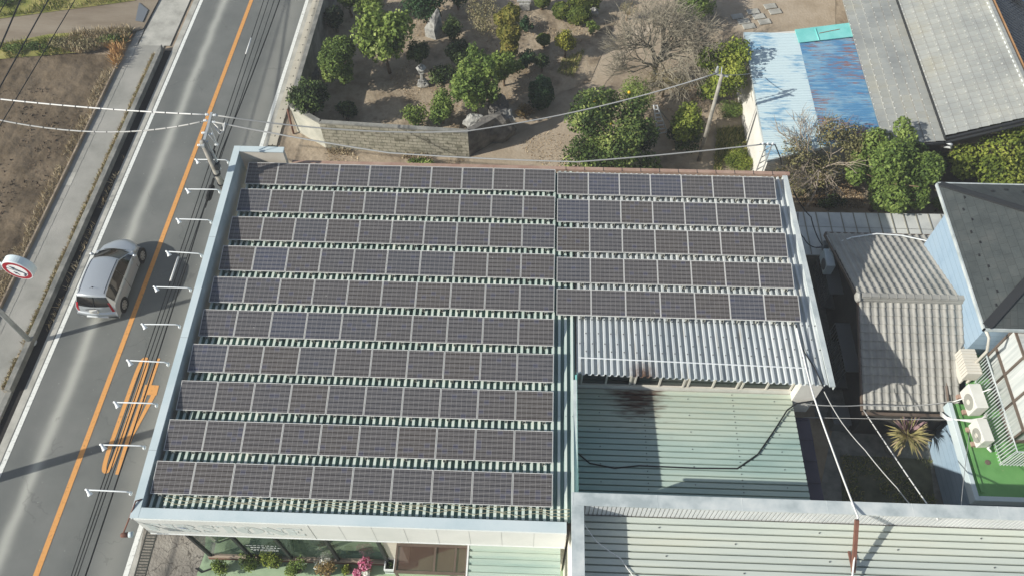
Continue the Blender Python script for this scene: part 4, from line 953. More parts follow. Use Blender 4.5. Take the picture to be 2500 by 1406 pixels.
plant("shrub", "bright green upright shrub left of the tall tree behind the wall", "shrub", (1050, 218, 1106, 306), .9, "leaf_tree", 1300, .12, 10, 6, .2, inner=.35, group=SC)
plant("shrub", "sparse yellow green shrub at the foot of the wall's inner side", "shrub", (978, 255, 1046, 312), .6, "leaf_light", 700, .11, 11, 6, .1, inner=.3, group=SC)
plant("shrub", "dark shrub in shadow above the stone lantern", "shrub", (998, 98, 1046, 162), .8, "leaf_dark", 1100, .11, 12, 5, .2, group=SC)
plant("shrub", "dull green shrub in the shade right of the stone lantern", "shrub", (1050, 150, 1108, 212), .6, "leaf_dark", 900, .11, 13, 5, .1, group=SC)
plant("shrub", "fresh green weed clump beneath the block wall behind the solar roof", "shrub", (1000, 384, 1056, 414), .35, "leaf_light", 500, .10, 14, 4, .02, inner=.3, group=SC)
# clipped topiary column and balls
def clipped(name, label, lobes, m, n, size, seed, trunkbase):
    t = thing(name, label, "topiary", tuple(trunkbase), SC); mb = MB(); top = max(l[2] for l in lobes)
    mb.tube([Vector(trunkbase), Vector((trunkbase[0], trunkbase[1], top))], .08, 7); 
    mb.build("trunk", M["bark"], t, smooth=True); core = MB()
    for i, l in enumerate(lobes): core.blob(l[:3], (l[3]*.93, l[4]*.93, l[5]*.93), i+seed, .06, 12, 8)
    core.t = [.25]*len(core.f); co = core.build("inner_crown", M[m], t, smooth=True); leaves("crown", m, t, lobes, n, size*1.25, seed, .92, .75, 1.4); return t
def ell(u0, v0, u1, v1, z, rz=None):
    c = G((u0+u1)/2, (v0+v1)/2, z); k = ppm(c); rx = (u1-u0)/2/k; h = (v1-v0)/2/k; rz = rz or rx*.8
    return (c.x, c.y, c.z, rx, min(1.3*rx, math.sqrt(max(h*h-(rz*.55)**2, (.5*h)**2))/.835), rz)
bs_ = G(1242, 146, 0)
clipped("topiary_tree", "tall clipped column of stacked olive green cushions", [ell(1206, 28, 1246, 66, 2.5), ell(1226, 8, 1270, 60, 3.0), ell(1218, 54, 1272, 106, 2.1), ell(1222, 92, 1266, 140, 1.1), ell(1240, 60, 1270, 110, 1.6), ell(1212, 60, 1240, 100, 1.8)], "leaf_topiary", 5200, .085, 21, bs_)
for i, (bx_, z, lab) in enumerate((((1303, -25, 1344, 20), .7, "clipped olive ball cut by the top edge, leftmost of its row"), ((1349, 6, 1394, 47), .6, "round clipped ball in front of the top row, left of the larger dome"), ((1384, 18, 1443, 59), .6, "wide clipped dome at the front of the top group beside the path"), ((1380, -28, 1470, 22), .9, "large clipped mound cut by the top edge beside the path"), ((1311, 83, 1344, 111), .55, "small clipped dome in the middle bed beside the golden shrub"))):
    e_ = ell(*bx_, z); clipped("clipped_shrub", lab, [e_], "leaf_clip", 1700, .075, 30+i, (e_[0], e_[1], 0))
e_ = ell(1291, 192, 1350, 266, .85, .75); clipped("clipped_shrub", "round dark green bush alone on the bare soil by the path", [e_, (e_[0]+.1, e_[1], e_[2]+.2, e_[3]*.8, e_[4]*.8, e_[5]*.9)], "leaf_bush", 3200, .09, 36, (e_[0], e_[1], 0))
plant("golden_shrub", "yellow green arched shrub in the middle bed", "shrub", (1357, 76, 1404, 124), .8, "leaf_gold", 1400, .10, 37, 6, .3, group=SC)
plant("shrub", "dark conical shrub in the shadow of the middle bed", "shrub", (1306, 130, 1340, 170), .6, "leaf_dark", 700, .10, 38, 4, .1, group=SC)
plant("shrub", "small grey green shrub at the path edge below the clipped dome", "shrub", (1432, 52, 1462, 82), .4, "leaf_mid", 400, .09, 39, 4, .05, group=SC)
plant("shrub", "grey leafless shrub near the stone bench at the top", "shrub", (1140, -20, 1222, 92), .9, "leaf_grey", 1500, .07, 40, 6, .1, inner=.2, group=SC)
plant("shrub", "wispy dark green plants beside the clipped column", "shrub", (1268, 40, 1300, 82), .4, "leaf_bush", 500, .10, 41, 4, .05, group=SC)
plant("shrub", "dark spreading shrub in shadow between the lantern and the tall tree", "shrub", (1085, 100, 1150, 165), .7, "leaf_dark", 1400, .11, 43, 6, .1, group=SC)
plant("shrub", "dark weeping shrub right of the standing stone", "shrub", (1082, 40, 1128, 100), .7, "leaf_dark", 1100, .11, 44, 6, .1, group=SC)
plant("shrub", "deep green shrub cut by the top edge beside the drooping conifer", "shrub", (1085, -50, 1150, 22), .9, "leaf_bush", 1500, .11, 45, 6, .1, group=SC)
plant("shrub", "dark green shrub beneath the clipped column at its right foot", "shrub", (1262, 120, 1306, 170), .5, "leaf_bush", 900, .10, 46, 5, .1, group=SC)
plant("shrub", "dark shrub at the road side wall by the top edge", "shrub", (795, 10, 838, 70), .9, "leaf_dark", 1200, .11, 47, 5, .1, group=SC)
plant("shrub", "brown twiggy shrub low behind the rocks at the wall end", "shrub", (1258, 255, 1305, 285), .45, "leaf_brown", 600, .07, 42, 4, .02, group=SC)
def fruit(c, rx, ry, rz): return [(c.x+rx*.5, c.y-ry*.55, c.z-rz*.55, rx*.5, ry*.5, rz*.5), (c.x-rx*.45, c.y-ry*.4, c.z-rz*.5, rx*.5, ry*.5, rz*.45)]
t_, c, rx, ry, rz = plant("citrus_tree", "large dark glossy citrus tree with a few yellow fruits behind the solar roof", "tree", (1382, 222, 1600, 418), 1.75, "leaf_citrus", 7500, .14, 50, 13, .3, inner=.45, tr=.13, lob=.38, extra=fruit, group=SC)
for i, (u, v, zz) in enumerate(((1452, 246, 2.9), (1492, 302, 2.9), (1536, 226, 2.6))):
    b = MB(); b.blob(G(u, v, zz), (.075, .075, .07), i, .03); b.build("fruit", MATS.get("fruit_yellow") or mat("fruit_yellow", [(226, 184, 40)], rough=.5), t_, smooth=True)
plant("feathery_shrub", "soft pale green feathery shrub just behind the citrus tree", "shrub", (1512, 188, 1590, 292), 1.1, "leaf_light", 2600, .10, 51, 7, .2, inner=.3, asp=.3, group=SC)
plant("golden_shrub", "yellow green small tree right of the ladder", "shrub", (1642, 246, 1715, 350), 1.1, "leaf_vivid", 2000, .12, 52, 8, .4, inner=.4, group=SC)
plant("golden_tree", "tall yellow green tree leaning against the blue shed", "tree", (1708, 84, 1820, 248), 1.9, "leaf_vivid", 3600, .13, 53, 10, .4, inner=.35, tr=.1, lob=.4, group=SC)
plant("conifer_shrub", "dense green conifer at the top beside the bare tree", "tree", (1640, -50, 1744, 62), 1.0, "leaf_tree", 3600, .10, 54, 6, .2, inner=.6, group=SC)
plant("shrub", "dark shrub under the yellow green tree beside the shed wall", "shrub", (1700, 190, 1760, 250), .5, "leaf_mid", 700, .10, 55, 5, .05, group=SC)
plant("shrub", "dark low shrub below the ladder at the citrus tree's right", "shrub", (1632, 300, 1712, 374), .5, "leaf_dark", 1300, .10, 56, 6, .05, group=SC)
plant("shrub", "grassy yellow green clump at the shed corner behind the solar roof", "shrub", (1770, 356, 1840, 424), .45, "leaf_vivid", 1600, .16, 57, 5, .0, inner=.2, asp=.12, group=SC)
plant("shrub", "low grassy clump by the foot of the shed's side wall", "shrub", (1752, 240, 1822, 292), .35, "leaf_tree", 1300, .15, 58, 5, .0, inner=.2, asp=.12, group=SC)
plant("broadleaf_tree", "big rounded green tree between the tiled roofs, left of the brighter one", "tree", (2100, 312, 2262, 524), 2.1, "leaf_tree", 8500, .13, 60, 14, .5, inner=.55, tr=.14, lob=.36, group="trees between the houses")
plant("broadleaf_tree", "small side crown beside the big rounded tree under the tiled eave", "tree", (2238, 360, 2306, 440), .9, "leaf_mid", 1500, .12, 61, 6, .8, inner=.4, group="trees between the houses")
plant("broadleaf_tree", "bright yellow green tree at the right edge behind the dark roof", "tree", (2336, 272, 2560, 470), 2.0, "leaf_vivid", 8500, .13, 62, 14, .5, inner=.55, tr=.14, lob=.36, group="trees between the houses")
plant("shrub", "little green shrub at the corner of the dark hipped roof", "shrub", (2278, 480, 2318, 516), .4, "leaf_tree", 600, .10, 63, 4, .1, group="trees between the houses")
plant("shrub", "shaded shrub at the foot of the big rounded tree by the white roof", "shrub", (2000, 478, 2060, 512), .4, "leaf_dark", 700, .10, 64, 4, .05, group="trees between the houses")
for i, (u0, v0, u1, v1, lab) in enumerate(((10, 96, 62, 132, "leftmost green bush on the verge above the field"), (60, 92, 110, 126, "green bush on the verge under the thick dark cable"), (112, 80, 180, 122, "low green weed patch on the verge in the middle"), (236, 72, 310, 110, "weedy green bush at the footpath end of the verge"), (-20, -20, 40, 22, "dark bush in the upper left corner of the verge"), (160, 84, 240, 124, "grey green dry bush on the verge"))):
    plant("weed_bush", lab, "bush", (u0, v0+8, u1, v1), .22, "leaf_mid" if i not in (2, 5) else "leaf_grey", 420, .08, 70+i, 5, .02, base=.1, group="bushes on the field verge")
# bare twiggy trees
mat("twig_grey", [(112, 106, 92), (136, 130, 114), (150, 143, 126)], 3, 6, .95)
def branchy(name, label, base, top_h, spread, levels, seed, m, cat="tree", r0=.13, nb=(5, 4, 4, 3), leafn=0, group=SC, up=.75):
    t = thing(name, label, cat, tuple(base), group); rg = random.Random(seed); mb = MB(); tips = []
    def grow(p, d, ln, r, lv):
        q = p+d*ln*.5+Vector((rg.uniform(-.08, .08), rg.uniform(-.08, .08), rg.uniform(-.02, .06)))*ln; e = p+d*ln
        mb.tube([p, q, e], max(r, .012), 5 if lv < 2 else 3, 0, r2=max(r*.55, .006), cap=False)
        if lv >= levels: tips.append(e); return
        for i in range(nb[min(lv, len(nb)-1)]):
            a = rg.uniform(0, 6.283); tl = rg.uniform(.35, .95)*spread
            s = d.cross(Vector((math.cos(a), math.sin(a), .3))).normalized()
            nd = (d*math.cos(tl)+s*math.sin(tl)); nd.z = nd.z*up+.12; nd.normalize()
            st = p.lerp(e, rg.uniform(.45, 1.0)); grow(st, nd, ln*rg.uniform(.66, .88), r*.5, lv+1); tips.append(st)
    grow(Vector(base), Vector((rg.uniform(-.1, .1), rg.uniform(-.1, .1), 1)).normalized(), top_h, r0, 0)
    mb.build("branches", M[m], t); return t, tips, rg
bt = G(1590, 212, 0)
branchy("bare_tree", "wide leafless grey tree with a haze of fine twigs beside the path", bt, 1.75, 1.0, 5, 5, "twig_grey", nb=(10, 5, 5, 4, 2), r0=.16, up=.62)
plant("twiggy_bush", "dense greyish brown twiggy bush at the foot of the leafless tree", "bush", (1560, 150, 1690, 248), .9, "leaf_grey", 2200, .10, 81, 8, .1, inner=.2, asp=.12, group=SC)
plant("twiggy_bush", "small grey leafless bush at the top beside the path", "bush", (1510, 0, 1560, 46), .6, "leaf_grey", 500, .10, 82, 5, .1, inner=.2, asp=.12, group=SC)
st_ = G(1975, 478, 0)
t_, tips, rg = branchy("sparse_tree", "pale barked tree with thin grey brown foliage in front of the blue shed", st_, 1.8, .85, 4, 8, "bark_grey", nb=(6, 4, 4, 3), r0=.12, group="trees between the houses", up=.75)
lobes = [ell(1868, 395, 1960, 470, 1.5), ell(1905, 330, 1990, 420, 2.8, .6), ell(1985, 285, 2080, 360, 3.3, .7), ell(2040, 300, 2128, 380, 3.0, .6), ell(1960, 370, 2060, 460, 2.0, .7), ell(1920, 440, 1990, 490, 1.0, .4), ell(2050, 380, 2110, 420, 2.2, .5)]
leaves("crown", "leaf_olive", t_, lobes, 4600, .12, 83, .2, .5, 1.3)
# standing stones, rocks, lantern
mat("stone", [(112, 112, 110), (146, 146, 142), (170, 170, 164), (132, 130, 124)], 2.5, 9, .9, .5, 9)
mat("stone_dark", [(78, 76, 74), (104, 102, 98), (126, 122, 116)], 2.0, 9, .9, .5, 8)
def rock(label, u, v, r, z, seed, m="stone", amp=.3, name="rock"):
    b = MB(); c = G(u, v, z); b.blob(c, r, seed, amp, 12, 9); return tag(b.build(name, M[m]), label, "rock", None)
b = MB(); c = G(1062, 88, 0); 
lo = [c+Vector(p) for p in ((-.5, -.1, -.1), (.1, -.35, -.1), (.5, 0, -.1), (.3, .4, -.1), (-.3, .35, -.1))]
md = [c+Vector(p) for p in ((-.52, -.05, .5), (.02, -.3, .55), (.46, .0, .7), (.32, .35, .8), (-.25, .3, .6))]
up_ = [c+Vector(p) for p in ((-.2, .1, 1.05), (.08, -.05, 1.2), (.35, .1, 1.35), (.3, .3, 1.4), (0, .3, 1.2))]
tp = [c+Vector(p) for p in ((.14, .18, 1.5), (.18, .14, 1.55), (.24, .17, 1.6), (.24, .24, 1.58), (.17, .24, 1.52))]
b.hexa(lo, md, caps=False); b.hexa(md, up_, caps=False); b.hexa(up_, tp)
tag(b.build("standing_stone", M["stone"]), "tall pointed pale grey standing stone in the garden", "standing stone")
rock("large flat faced rock leaning at the right end of the block wall", 1205, 322, (.95, .35, 1.0), .5, 3, "stone_dark", .2)
rock("pale grey boulder tilted on top of the rocks at the wall end", 1240, 290, (.3, .3, .5), 1.1, 4, "stone", .3)
rock("brown rock behind the block wall near the tall tree's foot", 1160, 300, (.45, .35, .5), .9, 5, "stone", .3)
rock("dark craggy rocks in shadow beside the tall tree's trunk", 1215, 262, (.5, .4, .6), .5, 6, "stone_dark", .35)
rock("low grey boulder in the garden shade against the road side wall", 760, 190, (.4, .6, .35), .2, 7, "stone_dark", .25)
rock("small rock at the path edge under the clipped dome", 1450, 32, (.25, .2, .3), .2, 8, "stone", .3)
sl_ = thing("stone_lantern", "small grey stone lantern on a rock in the garden", "stone lantern", tuple(G(1033, 208, 0)))
c = G(1033, 208, 0)
b = MB(); b.blob(c+Vector((0, 0, .1)), (.3, .26, .28), 4, .25); b.build("base_rock", M["stone"], sl_)
b = MB(); b.lathe(c, [(.13, .3), (.16, .36), (.09, .4), (.08, .75), (.17, .82), (.17, .86)], 6); b.build("shaft", M["stone"], sl_)
b = MB(); 
for a in range(4): b.box(c.x-.13+.2*(a % 2), c.y-.13+.2*(a//2), .86, c.x-.07+.2*(a % 2), c.y-.07+.2*(a//2), 1.08)
b.build("fire_box", M["stone"], sl_)
b = MB(); b.lathe(c, [(.26, 1.08), (.27, 1.12), (.1, 1.24), (.04, 1.26), (.06, 1.32), (.02, 1.38)], 6); b.build("roof_cap", M["stone"], sl_)
for i, (u, v, lab) in enumerate(((1278, 2, "pale stone slab at the top edge, upper part of the stone bench"), )):
    b = MB(); c = G(1280, 22, 0); b.box(c.x-.28, c.y-.2, 0, c.x+.32, c.y+.2, .45); b.box(c.x-.4, c.y-.1, .45, c.x+.4, c.y+.45, .58); tag(b.build("stone_bench", M["stone"], bev=.03), "pale block shaped stone bench at the top edge behind the clipped column", "bench")
# stepping slabs
b0 = [(1800, 42), (1838, 30), (1880, 17), (1815, 54), (1852, 42), (1892, 30), (1828, 66), (1866, 55)]
wn_ = ["upper left", "upper middle", "upper right", "middle left", "centre", "middle right", "lower left", "lower right"]
for i, (u, v) in enumerate(b0):
    c = G(u, v, 0); b = MB(); a = .25; ca, sa = math.cos(a), math.sin(a)
    P = [(c.x+x*ca-y*sa, c.y+x*sa+y*ca, .0) for x, y in ((-.33, -.2), (.33, -.2), (.33, .2), (-.33, .2))]; b.prism(P, .05)
    tag(b.build("paving_slab", M["concrete"], bev=.01), "square pale paving slab on the soil by the shed, %s of the group" % wn_[i], "paving slab", "paving slabs by the shed")
# tripod ladder
lad = thing("tripod_ladder", "grey metal tripod ladder standing beside the citrus tree", "ladder", tuple(G(1618, 345, 0)))
T = G(1600, 258, 1.9); F1, F2, F3 = G(1608, 336, 0), G(1632, 332, 0), G(1636, 300, 0)
b = MB(); 
for Fp, o_ in ((F1, -.08), (F2, .08)): b.bar(Fp, T+Vector((o_, 0, 0)), .05, .05)
for k in range(1, 8):
    t = k/8; b.bar(F1.lerp(T+Vector((-.08, 0, 0)), t), F2.lerp(T+Vector((.08, 0, 0)), t), .04, .03)
b.build("ladder_frame", M["white_metal"], lad); b = MB(); b.bar(F3, T, .04, .04); b.build("support_leg", M["grey_metal"], lad)
# ------------------------------------------------------------------ garden walls
m = mat("block_wall", [(136, 134, 118), (158, 156, 140), (176, 172, 156), (122, 120, 104)], 2.2, 9, .95, .4, 14)
N, L, bs, so = basecol(m)
br = N.new("ShaderNodeTexBrick"); br.inputs["Scale"].default_value = 1; br.inputs["Brick Width"].default_value = .4; br.inputs["Row Height"].default_value = .2; br.inputs["Mortar Size"].default_value = .014
br.inputs["Color1"].default_value = (1, 1, 1, 1); br.inputs["Color2"].default_value = (.78, .78, .78, 1); br.inputs["Mortar"].default_value = (.42, .42, .4, 1)
g_ = N.new("ShaderNodeNewGeometry"); sp = N.new("ShaderNodeSeparateXYZ"); L.new(g_.outputs["Position"], sp.inputs[0]); cb = N.new("ShaderNodeCombineXYZ")
L.new(mathn(N, L, 'ADD', sp.outputs[0], mathn(N, L, 'MULTIPLY', sp.outputs[1], .8)), cb.inputs[0]); L.new(sp.outputs[2], cb.inputs[1]); L.new(cb.outputs[0], br.inputs["Vector"])
mu = N.new("ShaderNodeMix"); mu.data_type = 'RGBA'; mu.blend_type = 'MULTIPLY'; mu.inputs[0].default_value = 1; L.new(so, mu.inputs[6]); L.new(br.outputs[0], mu.inputs[7]); wire(m, mu.outputs[2])
bp = N.new("ShaderNodeBump"); bp.inputs["Strength"].default_value = .8; bp.inputs["Distance"].default_value = .02; L.new(br.outputs["Fac"], bp.inputs["Height"]); bp.invert = True; L.new(bp.outputs[0], bs.inputs["Normal"])
WH = 1.6
def wall(name, label, pts, h, m, th=.16, cap=True):
    t = thing(name, label, "wall", tuple(pts[0]))
    b = MB(); c = MB()
    for p, q in zip(pts, pts[1:]):
        p = Vector(p); q = Vector(q); d = (q-p).normalized(); s = Vector((-d.y, d.x, 0))*th; Z = Vector((0, 0, 1))
        b.hexa([p-Z*.1, q-Z*.1, q+s-Z*.1, p+s-Z*.1], [p+Z*h, q+Z*h, q+s+Z*h, p+s+Z*h])
        c.hexa([p-s*.15+Z*h, q-s*.15+Z*h, q+s*1.15+Z*h, p+s*1.15+Z*h], [p-s*.15+Z*(h+.08), q-s*.15+Z*(h+.08), q+s*1.15+Z*(h+.08), p+s*1.15+Z*(h+.08)])
    b.build("wall_body", m, t); c.build("coping", M["concrete_dk"], t); return t
W1, W2, W3 = G(706, 318, 0), Vector((.94, 5.96, 0)), Vector((7.88, 5.56, 0))
W1 = G(706, 258, 1.68); W1.z = 0; W0 = G(783, 0, 1.68); W0.z = 0; W0 = W1+(W0-W1)*3.5
wall("block_wall", "textured grey concrete block wall facing the shop along the front of the garden", [W2, W3], WH, M["block_wall"])
wall("garden_wall", "plain pale angled garden wall between the road and the block wall", [W1, W2], WH, mat("plain_wall", [(150, 150, 138), (172, 172, 160), (188, 186, 172)], 1.0, 9, .9, .2, 14))
wall("garden_wall", "long concrete garden wall along the road side drain covers", [W0, W1+(W0-W1).normalized()*.03], 1.68, M["concrete_dk"])
b = MB(); A0, A1 = Vector((7.88, 5.58, 0)), Vector((9.75, 7.2, 0)); 
b.hexa([A0, A1, A1+Vector((-.2, .16, 0)), A0+Vector((-.2, .16, 0))], [A0+Vector((0, 0, 1.62)), A1+Vector((0, 0, 1.5)), A1+Vector((-.25, .16, 1.5)), A0+Vector((-.2, .16, 1.62))])
tag(b.build("rock_wall", M["stone_dark"]), "dark rough stone end wall turning back from the block wall", "wall")
# ------------------------------------------------------------------ grass, clods, litter (uncountable)
def scatter(name, label, m, n, pos, size, seed, flat=.3, asp=.25, up=1.0, h=1.0):
    rg = np.random.default_rng(seed); C = pos(rg, n); n = len(C)
    ang = rg.random(n)*6.283; tl = rg.random(n)*flat
    d = np.stack([np.cos(ang)*np.sin(tl), np.sin(ang)*np.sin(tl), np.cos(tl)], 1); s = np.stack([-np.sin(ang), np.cos(ang), np.zeros(n)], 1)
    a2 = rg.random(n)*6.283; s = np.stack([np.cos(a2), np.sin(a2), np.zeros(n)], 1)
    ln = (size*(.5+rg.random(n)))[:, None]
    q = np.stack([C-s*ln*asp/2, C+s*ln*asp/2, C+s*ln*asp*.15+d*ln, C-s*ln*asp*.15+d*ln], 1)
    me = bpy.data.meshes.new(name); me.from_pydata(q.reshape(-1, 3).tolist(), [], np.arange(4*n).reshape(-1, 4).tolist()); me.materials.append(M[m])
    at = me.attributes.new("tone", 'FLOAT', 'FACE'); at.data.foreach_set("value", rg.random(n).astype(np.float32)); me.update()
    o = bpy.data.objects.new(name, me); COL.objects.link(o); o["kind"] = "stuff"; o["label"] = label; return o
def strip_pos(x0, x1, y0, y1, z, gap=0.0, fr=.7):
    def f(rg, n):
        y = y0+(y1-y0)*rg.random(n); x = x0+(x1-x0)*rg.random(n)
        k = np.array([mnoise.noise(Vector((yy*fr, xx*2, 3.3))) for xx, yy in zip(x, y)]); ok = k > gap
        return np.stack([x+.0275*y, y, np.full(n, z)], 1)[ok]
    return f
def px_pos(pts, z, gap=-1, fr=.8):
    P = [G(u, v, z) for u, v in pts]; xs = [p.x for p in P]; ys = [p.y for p in P]
    def inside(x, y):
        r = False; j = len(P)-1
        for i in range(len(P)):
            if (P[i].y > y) != (P[j].y > y) and x < (P[j].x-P[i].x)*(y-P[i].y)/(P[j].y-P[i].y)+P[i].x: r = not r
            j = i
        return r
    def f(rg, n):
        o = []
        for x, y in zip(min(xs)+(max(xs)-min(xs))*rg.random(n), min(ys)+(max(ys)-min(ys))*rg.random(n)):
            if inside(x, y) and mnoise.noise(Vector((x*fr, y*fr, 1.7))) > gap: o.append((x, y, z))
        return np.array(o)
    return f
scatter("kerb_weeds", "dry weeds and moss growing behind the raised kerb", "dry_blade", 7500, strip_pos(-9.60, -9.30, -8, 12.3, .035, -.4), .12, 1, 1.2)
scatter("kerb_weeds", "dark moss patches behind the raised kerb", "blade", 5200, strip_pos(-9.58, -9.30, -8, 12.3, .035, -.3), .08, 2, 1.2, .5)
scatter("gutter_weeds", "dry grass growing in the gutter at the foot of the kerb", "dry_blade", 330, strip_pos(-8.80, -8.70, -5.5, 5.0, .01, -.1), .20, 3, .9, .12)
scatter("field_edge_grass", "dead straw coloured grass along the field edge", "dry_blade", 5200, strip_pos(-11.7, -11.2, -10, 11.0, .10, -.3), .16, 4, 1.2, .14)
scatter("soil_clods", "loose clods on the ploughed field", "clod", 5000, strip_pos(-19, -11.6, -8, 9.5, .07, -.1), .08, 5, 1.5, .9)
scatter("rusty_grass", "rust coloured dead grass at the field corner", "rust_grass", 900, px_pos([(266, 118), (312, 98), (296, 150), (280, 172)], .12), .35, 6, 1.2, .14)
scatter("verge_grass", "long pale grass on the verge", "dry_blade", 5000, px_pos([(180, 84), (325, 72), (312, 104), (200, 132), (150, 125)], .12), .3, 7, 1.1, .12)
scatter("verge_grass", "green grass on the verge", "blade", 6000, px_pos([(-20, 110), (320, 74), (312, 100), (200, 130), (0, 145)], .12, -.1), .24, 8, 1.0, .14)
scatter("verge_grass", "yellowing grass beyond the lane", "blade", 5000, px_pos([(-20, 46), (330, 2), (340, -30), (-20, -30)], .13, -.2), .22, 9, 1.0, .14)
scatter("fallen_leaves", "fallen leaves and twigs on the garden soil", "litter", 16000, px_pos([(890, 170), (1142, 330), (1500, 60), (900, 0)], .0, -.05, .6), .055, 10, 1.57, .6)
scatter("fallen_leaves", "dry litter on the dirt drive behind the shop", "litter", 6000, px_pos([(760, 362), (1150, 388), (1400, 300), (1400, 415), (800, 395)], -.008, .05, .5), .05, 11, 1.57, .6)
scatter("garden_grass", "patches of green grass beside the blue shed", "blade", 9000, px_pos([(1752, 300), (1838, 300), (1850, 428), (1742, 424)], -.01, -.1), .18, 12, 1.0, .16)
scatter("garden_grass", "thin grass in the middle bed", "blade", 2500, px_pos([(1370, 150), (1430, 120), (1400, 190), (1360, 180)], 0, -.2), .14, 13, 1.0, .16)
scatter("fallen_leaves", "dry leaves under the trees between the houses", "litter", 5000, px_pos([(1940, 430), (2110, 440), (2110, 510), (1950, 505)], -.01, -.1), .06, 14, 1.57, .6)
scatter("fallen_leaves", "reddish litter under the bare tree", "litter", 4000, px_pos([(1600, 250), (1710, 150), (1720, 300), (1650, 300)], -.008, -.1), .06, 15, 1.57, .6)
scatter("lawn_weeds", "dull grass in the dark yard", "blade", 5000, px_pos([(2050, 1110), (2270, 1120), (2290, 1290), (2060, 1290)], 0, -.2), .10, 16, 1.2, .2)
scatter("wall_weeds", "pale weeds at the foot of the block wall", "dry_blade", 2200, px_pos([(800, 362), (1140, 386), (1130, 396), (800, 378)], 0, -.05), .16, 17, 1.2, .2)
# ------------------------------------------------------------------ blue shed
def peel(n, base, patch, lo, hi, sc, rust=None):
    m = mat(n, [base], rough=.6, spec=.35); N, L, bs, so = basecol(m)
    g = N.new("ShaderNodeNewGeometry"); mp = N.new("ShaderNodeMapping"); mp.inputs["Scale"].default_value = (.5, 3.2, 1); L.new(g.outputs["Position"], mp.inputs[0])
    a = N.new("ShaderNodeTexNoise"); a.inputs["Scale"].default_value = sc; a.inputs["Detail"].default_value = 9; a.inputs["Roughness"].default_value = .65; L.new(mp.outputs[0], a.inputs["Vector"])
    big = N.new("ShaderNodeTexNoise"); big.inputs["Scale"].default_value = .6; big.inputs["Detail"].default_value = 3; L.new(g.outputs["Position"], big.inputs["Vector"])
    v = mathn(N, L, 'ADD', a.outputs["Fac"], mathn(N, L, 'MULTIPLY', mathn(N, L, 'SUBTRACT', big.outputs["Fac"], .5), .7))
    r = N.new("ShaderNodeMapRange"); r.inputs[1].default_value = lo; r.inputs[2].default_value = hi; L.new(v, r.inputs[0])
    c = mixc(N, L, r.outputs[0], so, lin(patch))
    if rust:
        mp2 = N.new("ShaderNodeMapping"); mp2.inputs["Location"].default_value = (7, 3, 0); mp2.inputs["Scale"].default_value = (.45, 4.5, 1); L.new(g.outputs["Position"], mp2.inputs[0])
        a2 = N.new("ShaderNodeTexNoise"); a2.inputs["Scale"].default_value = 3.2; a2.inputs["Detail"].default_value = 9; a2.inputs["Roughness"].default_value = .7; L.new(mp2.outputs[0], a2.inputs["Vector"])
        b2 = N.new("ShaderNodeTexNoise"); b2.inputs["Scale"].default_value = .45; b2.inputs["Detail"].default_value = 3; L.new(mp2.inputs[0].links[0].from_socket, b2.inputs["Vector"])
        v2 = mathn(N, L, 'ADD', a2.outputs["Fac"], mathn(N, L, 'MULTIPLY', mathn(N, L, 'SUBTRACT', b2.outputs["Fac"], .5), .5))
        r2 = N.new("ShaderNodeMapRange"); r2.inputs[1].default_value = rust[0]; r2.inputs[2].default_value = rust[1]; L.new(v2, r2.inputs[0])
        c = mixc(N, L, r2.outputs[0], c, lin((134, 102, 98)))
    wire(m, c); return m
peel("pale_blue_sheet", (188, 206, 210), (112, 156, 184), .55, .70, 2.4, (.72, .78))
peel("blue_sheet", (80, 130, 168), (124, 160, 182), .46, .64, 2.4, (.52, .60))
shed = thing("blue_shed", "white walled shed with a peeling pale and deep blue ribbed metal roof", "shed", (23.5, 8, 0))
ZS = 2.7
def xfront(y): return 21.0+(y-3.32)*5.12/1.75
def xb(y): return 23.44-(y-4.1)*.012+.0 if y < 99 else 0
def ribbed(mb, y0, y1, fl, fr, pitch, h, z):
    A = []; B = []; y = y0
    while y > y1:
        for fx, k in ((0, 0), (.3, 1), (.55, 1), (.8, 0)):
            yy = y-fx*pitch; xl, xr = fl(yy), max(fl(yy)+.001, fr(yy)); A.append((xl, yy, z+k*h)); B.append((xr, yy, z+k*h))
        y -= pitch
    mb.grid([A, B])
b = MB(); ribbed(b, 11.62, 3.3, lambda y: 20.97, lambda y: min(23.55, xfront(y)), .11, .022, ZS); s1 = b.build("roof_sheet", M["pale_blue_sheet"], shed); s1["label"] = "pale blue peeling roof sheet"
b = MB(); ribbed(b, 11.42, 4.1, lambda y: 23.52, lambda y: min(26.4-(11.4-y)*.038, xfront(y)), .11, .022, ZS+.02); s2 = b.build("roof_sheet", M["blue_sheet"], shed); s2["label"] = "deep blue rusty roof sheet"
b = MB(); P = [G(1940, 74, ZS+.1), G(2078, 57, ZS+.1), G(2090, 90, ZS+.1), G(1950, 106, ZS+.1)]; b.prism(P, .03); b.bar(G(1990, 70, ZS+.15), G(2000, 99, ZS+.15), .03, .03); b.bar(G(2000, 82, ZS+.14), G(2050, 72, ZS+.14), .03, .02, 1); b.build("ridge_sheet", [mat("turquoise", [(116, 196, 190), (136, 210, 204)], 1.5, 7, .5), M["rust"]], shed)
b = MB(); b.prism([(21.1, 11.5, -.1), (26.3, 12.2, -.1), (26.0, 5.2, -.1), (21.1, 3.5, -.1)], ZS+.07); b.build("wall", M["white_wall"], shed)
b = MB(); b.bar((20.96, 11.6, ZS-.06), (20.96, 3.3, ZS-.06), .04, .12); b.bar((20.97, 3.29, ZS-.05), (26.1, 5.04, ZS-.05), .04, .12); b.build("fascia", M["flashing"], shed)
# curling loose board beside the shed
b = MB(); pth = [G(1832, 182, 2.5), G(1836, 215, 2.2), G(1832, 232, 2.0), G(1842, 262, 1.9), G(1838, 285, 1.6)]
b.grid([[p for p in pth], [p+Vector((.25, 0, -.25)) for p in pth]]); b.build("torn_sheet", M["white_wall"], shed)
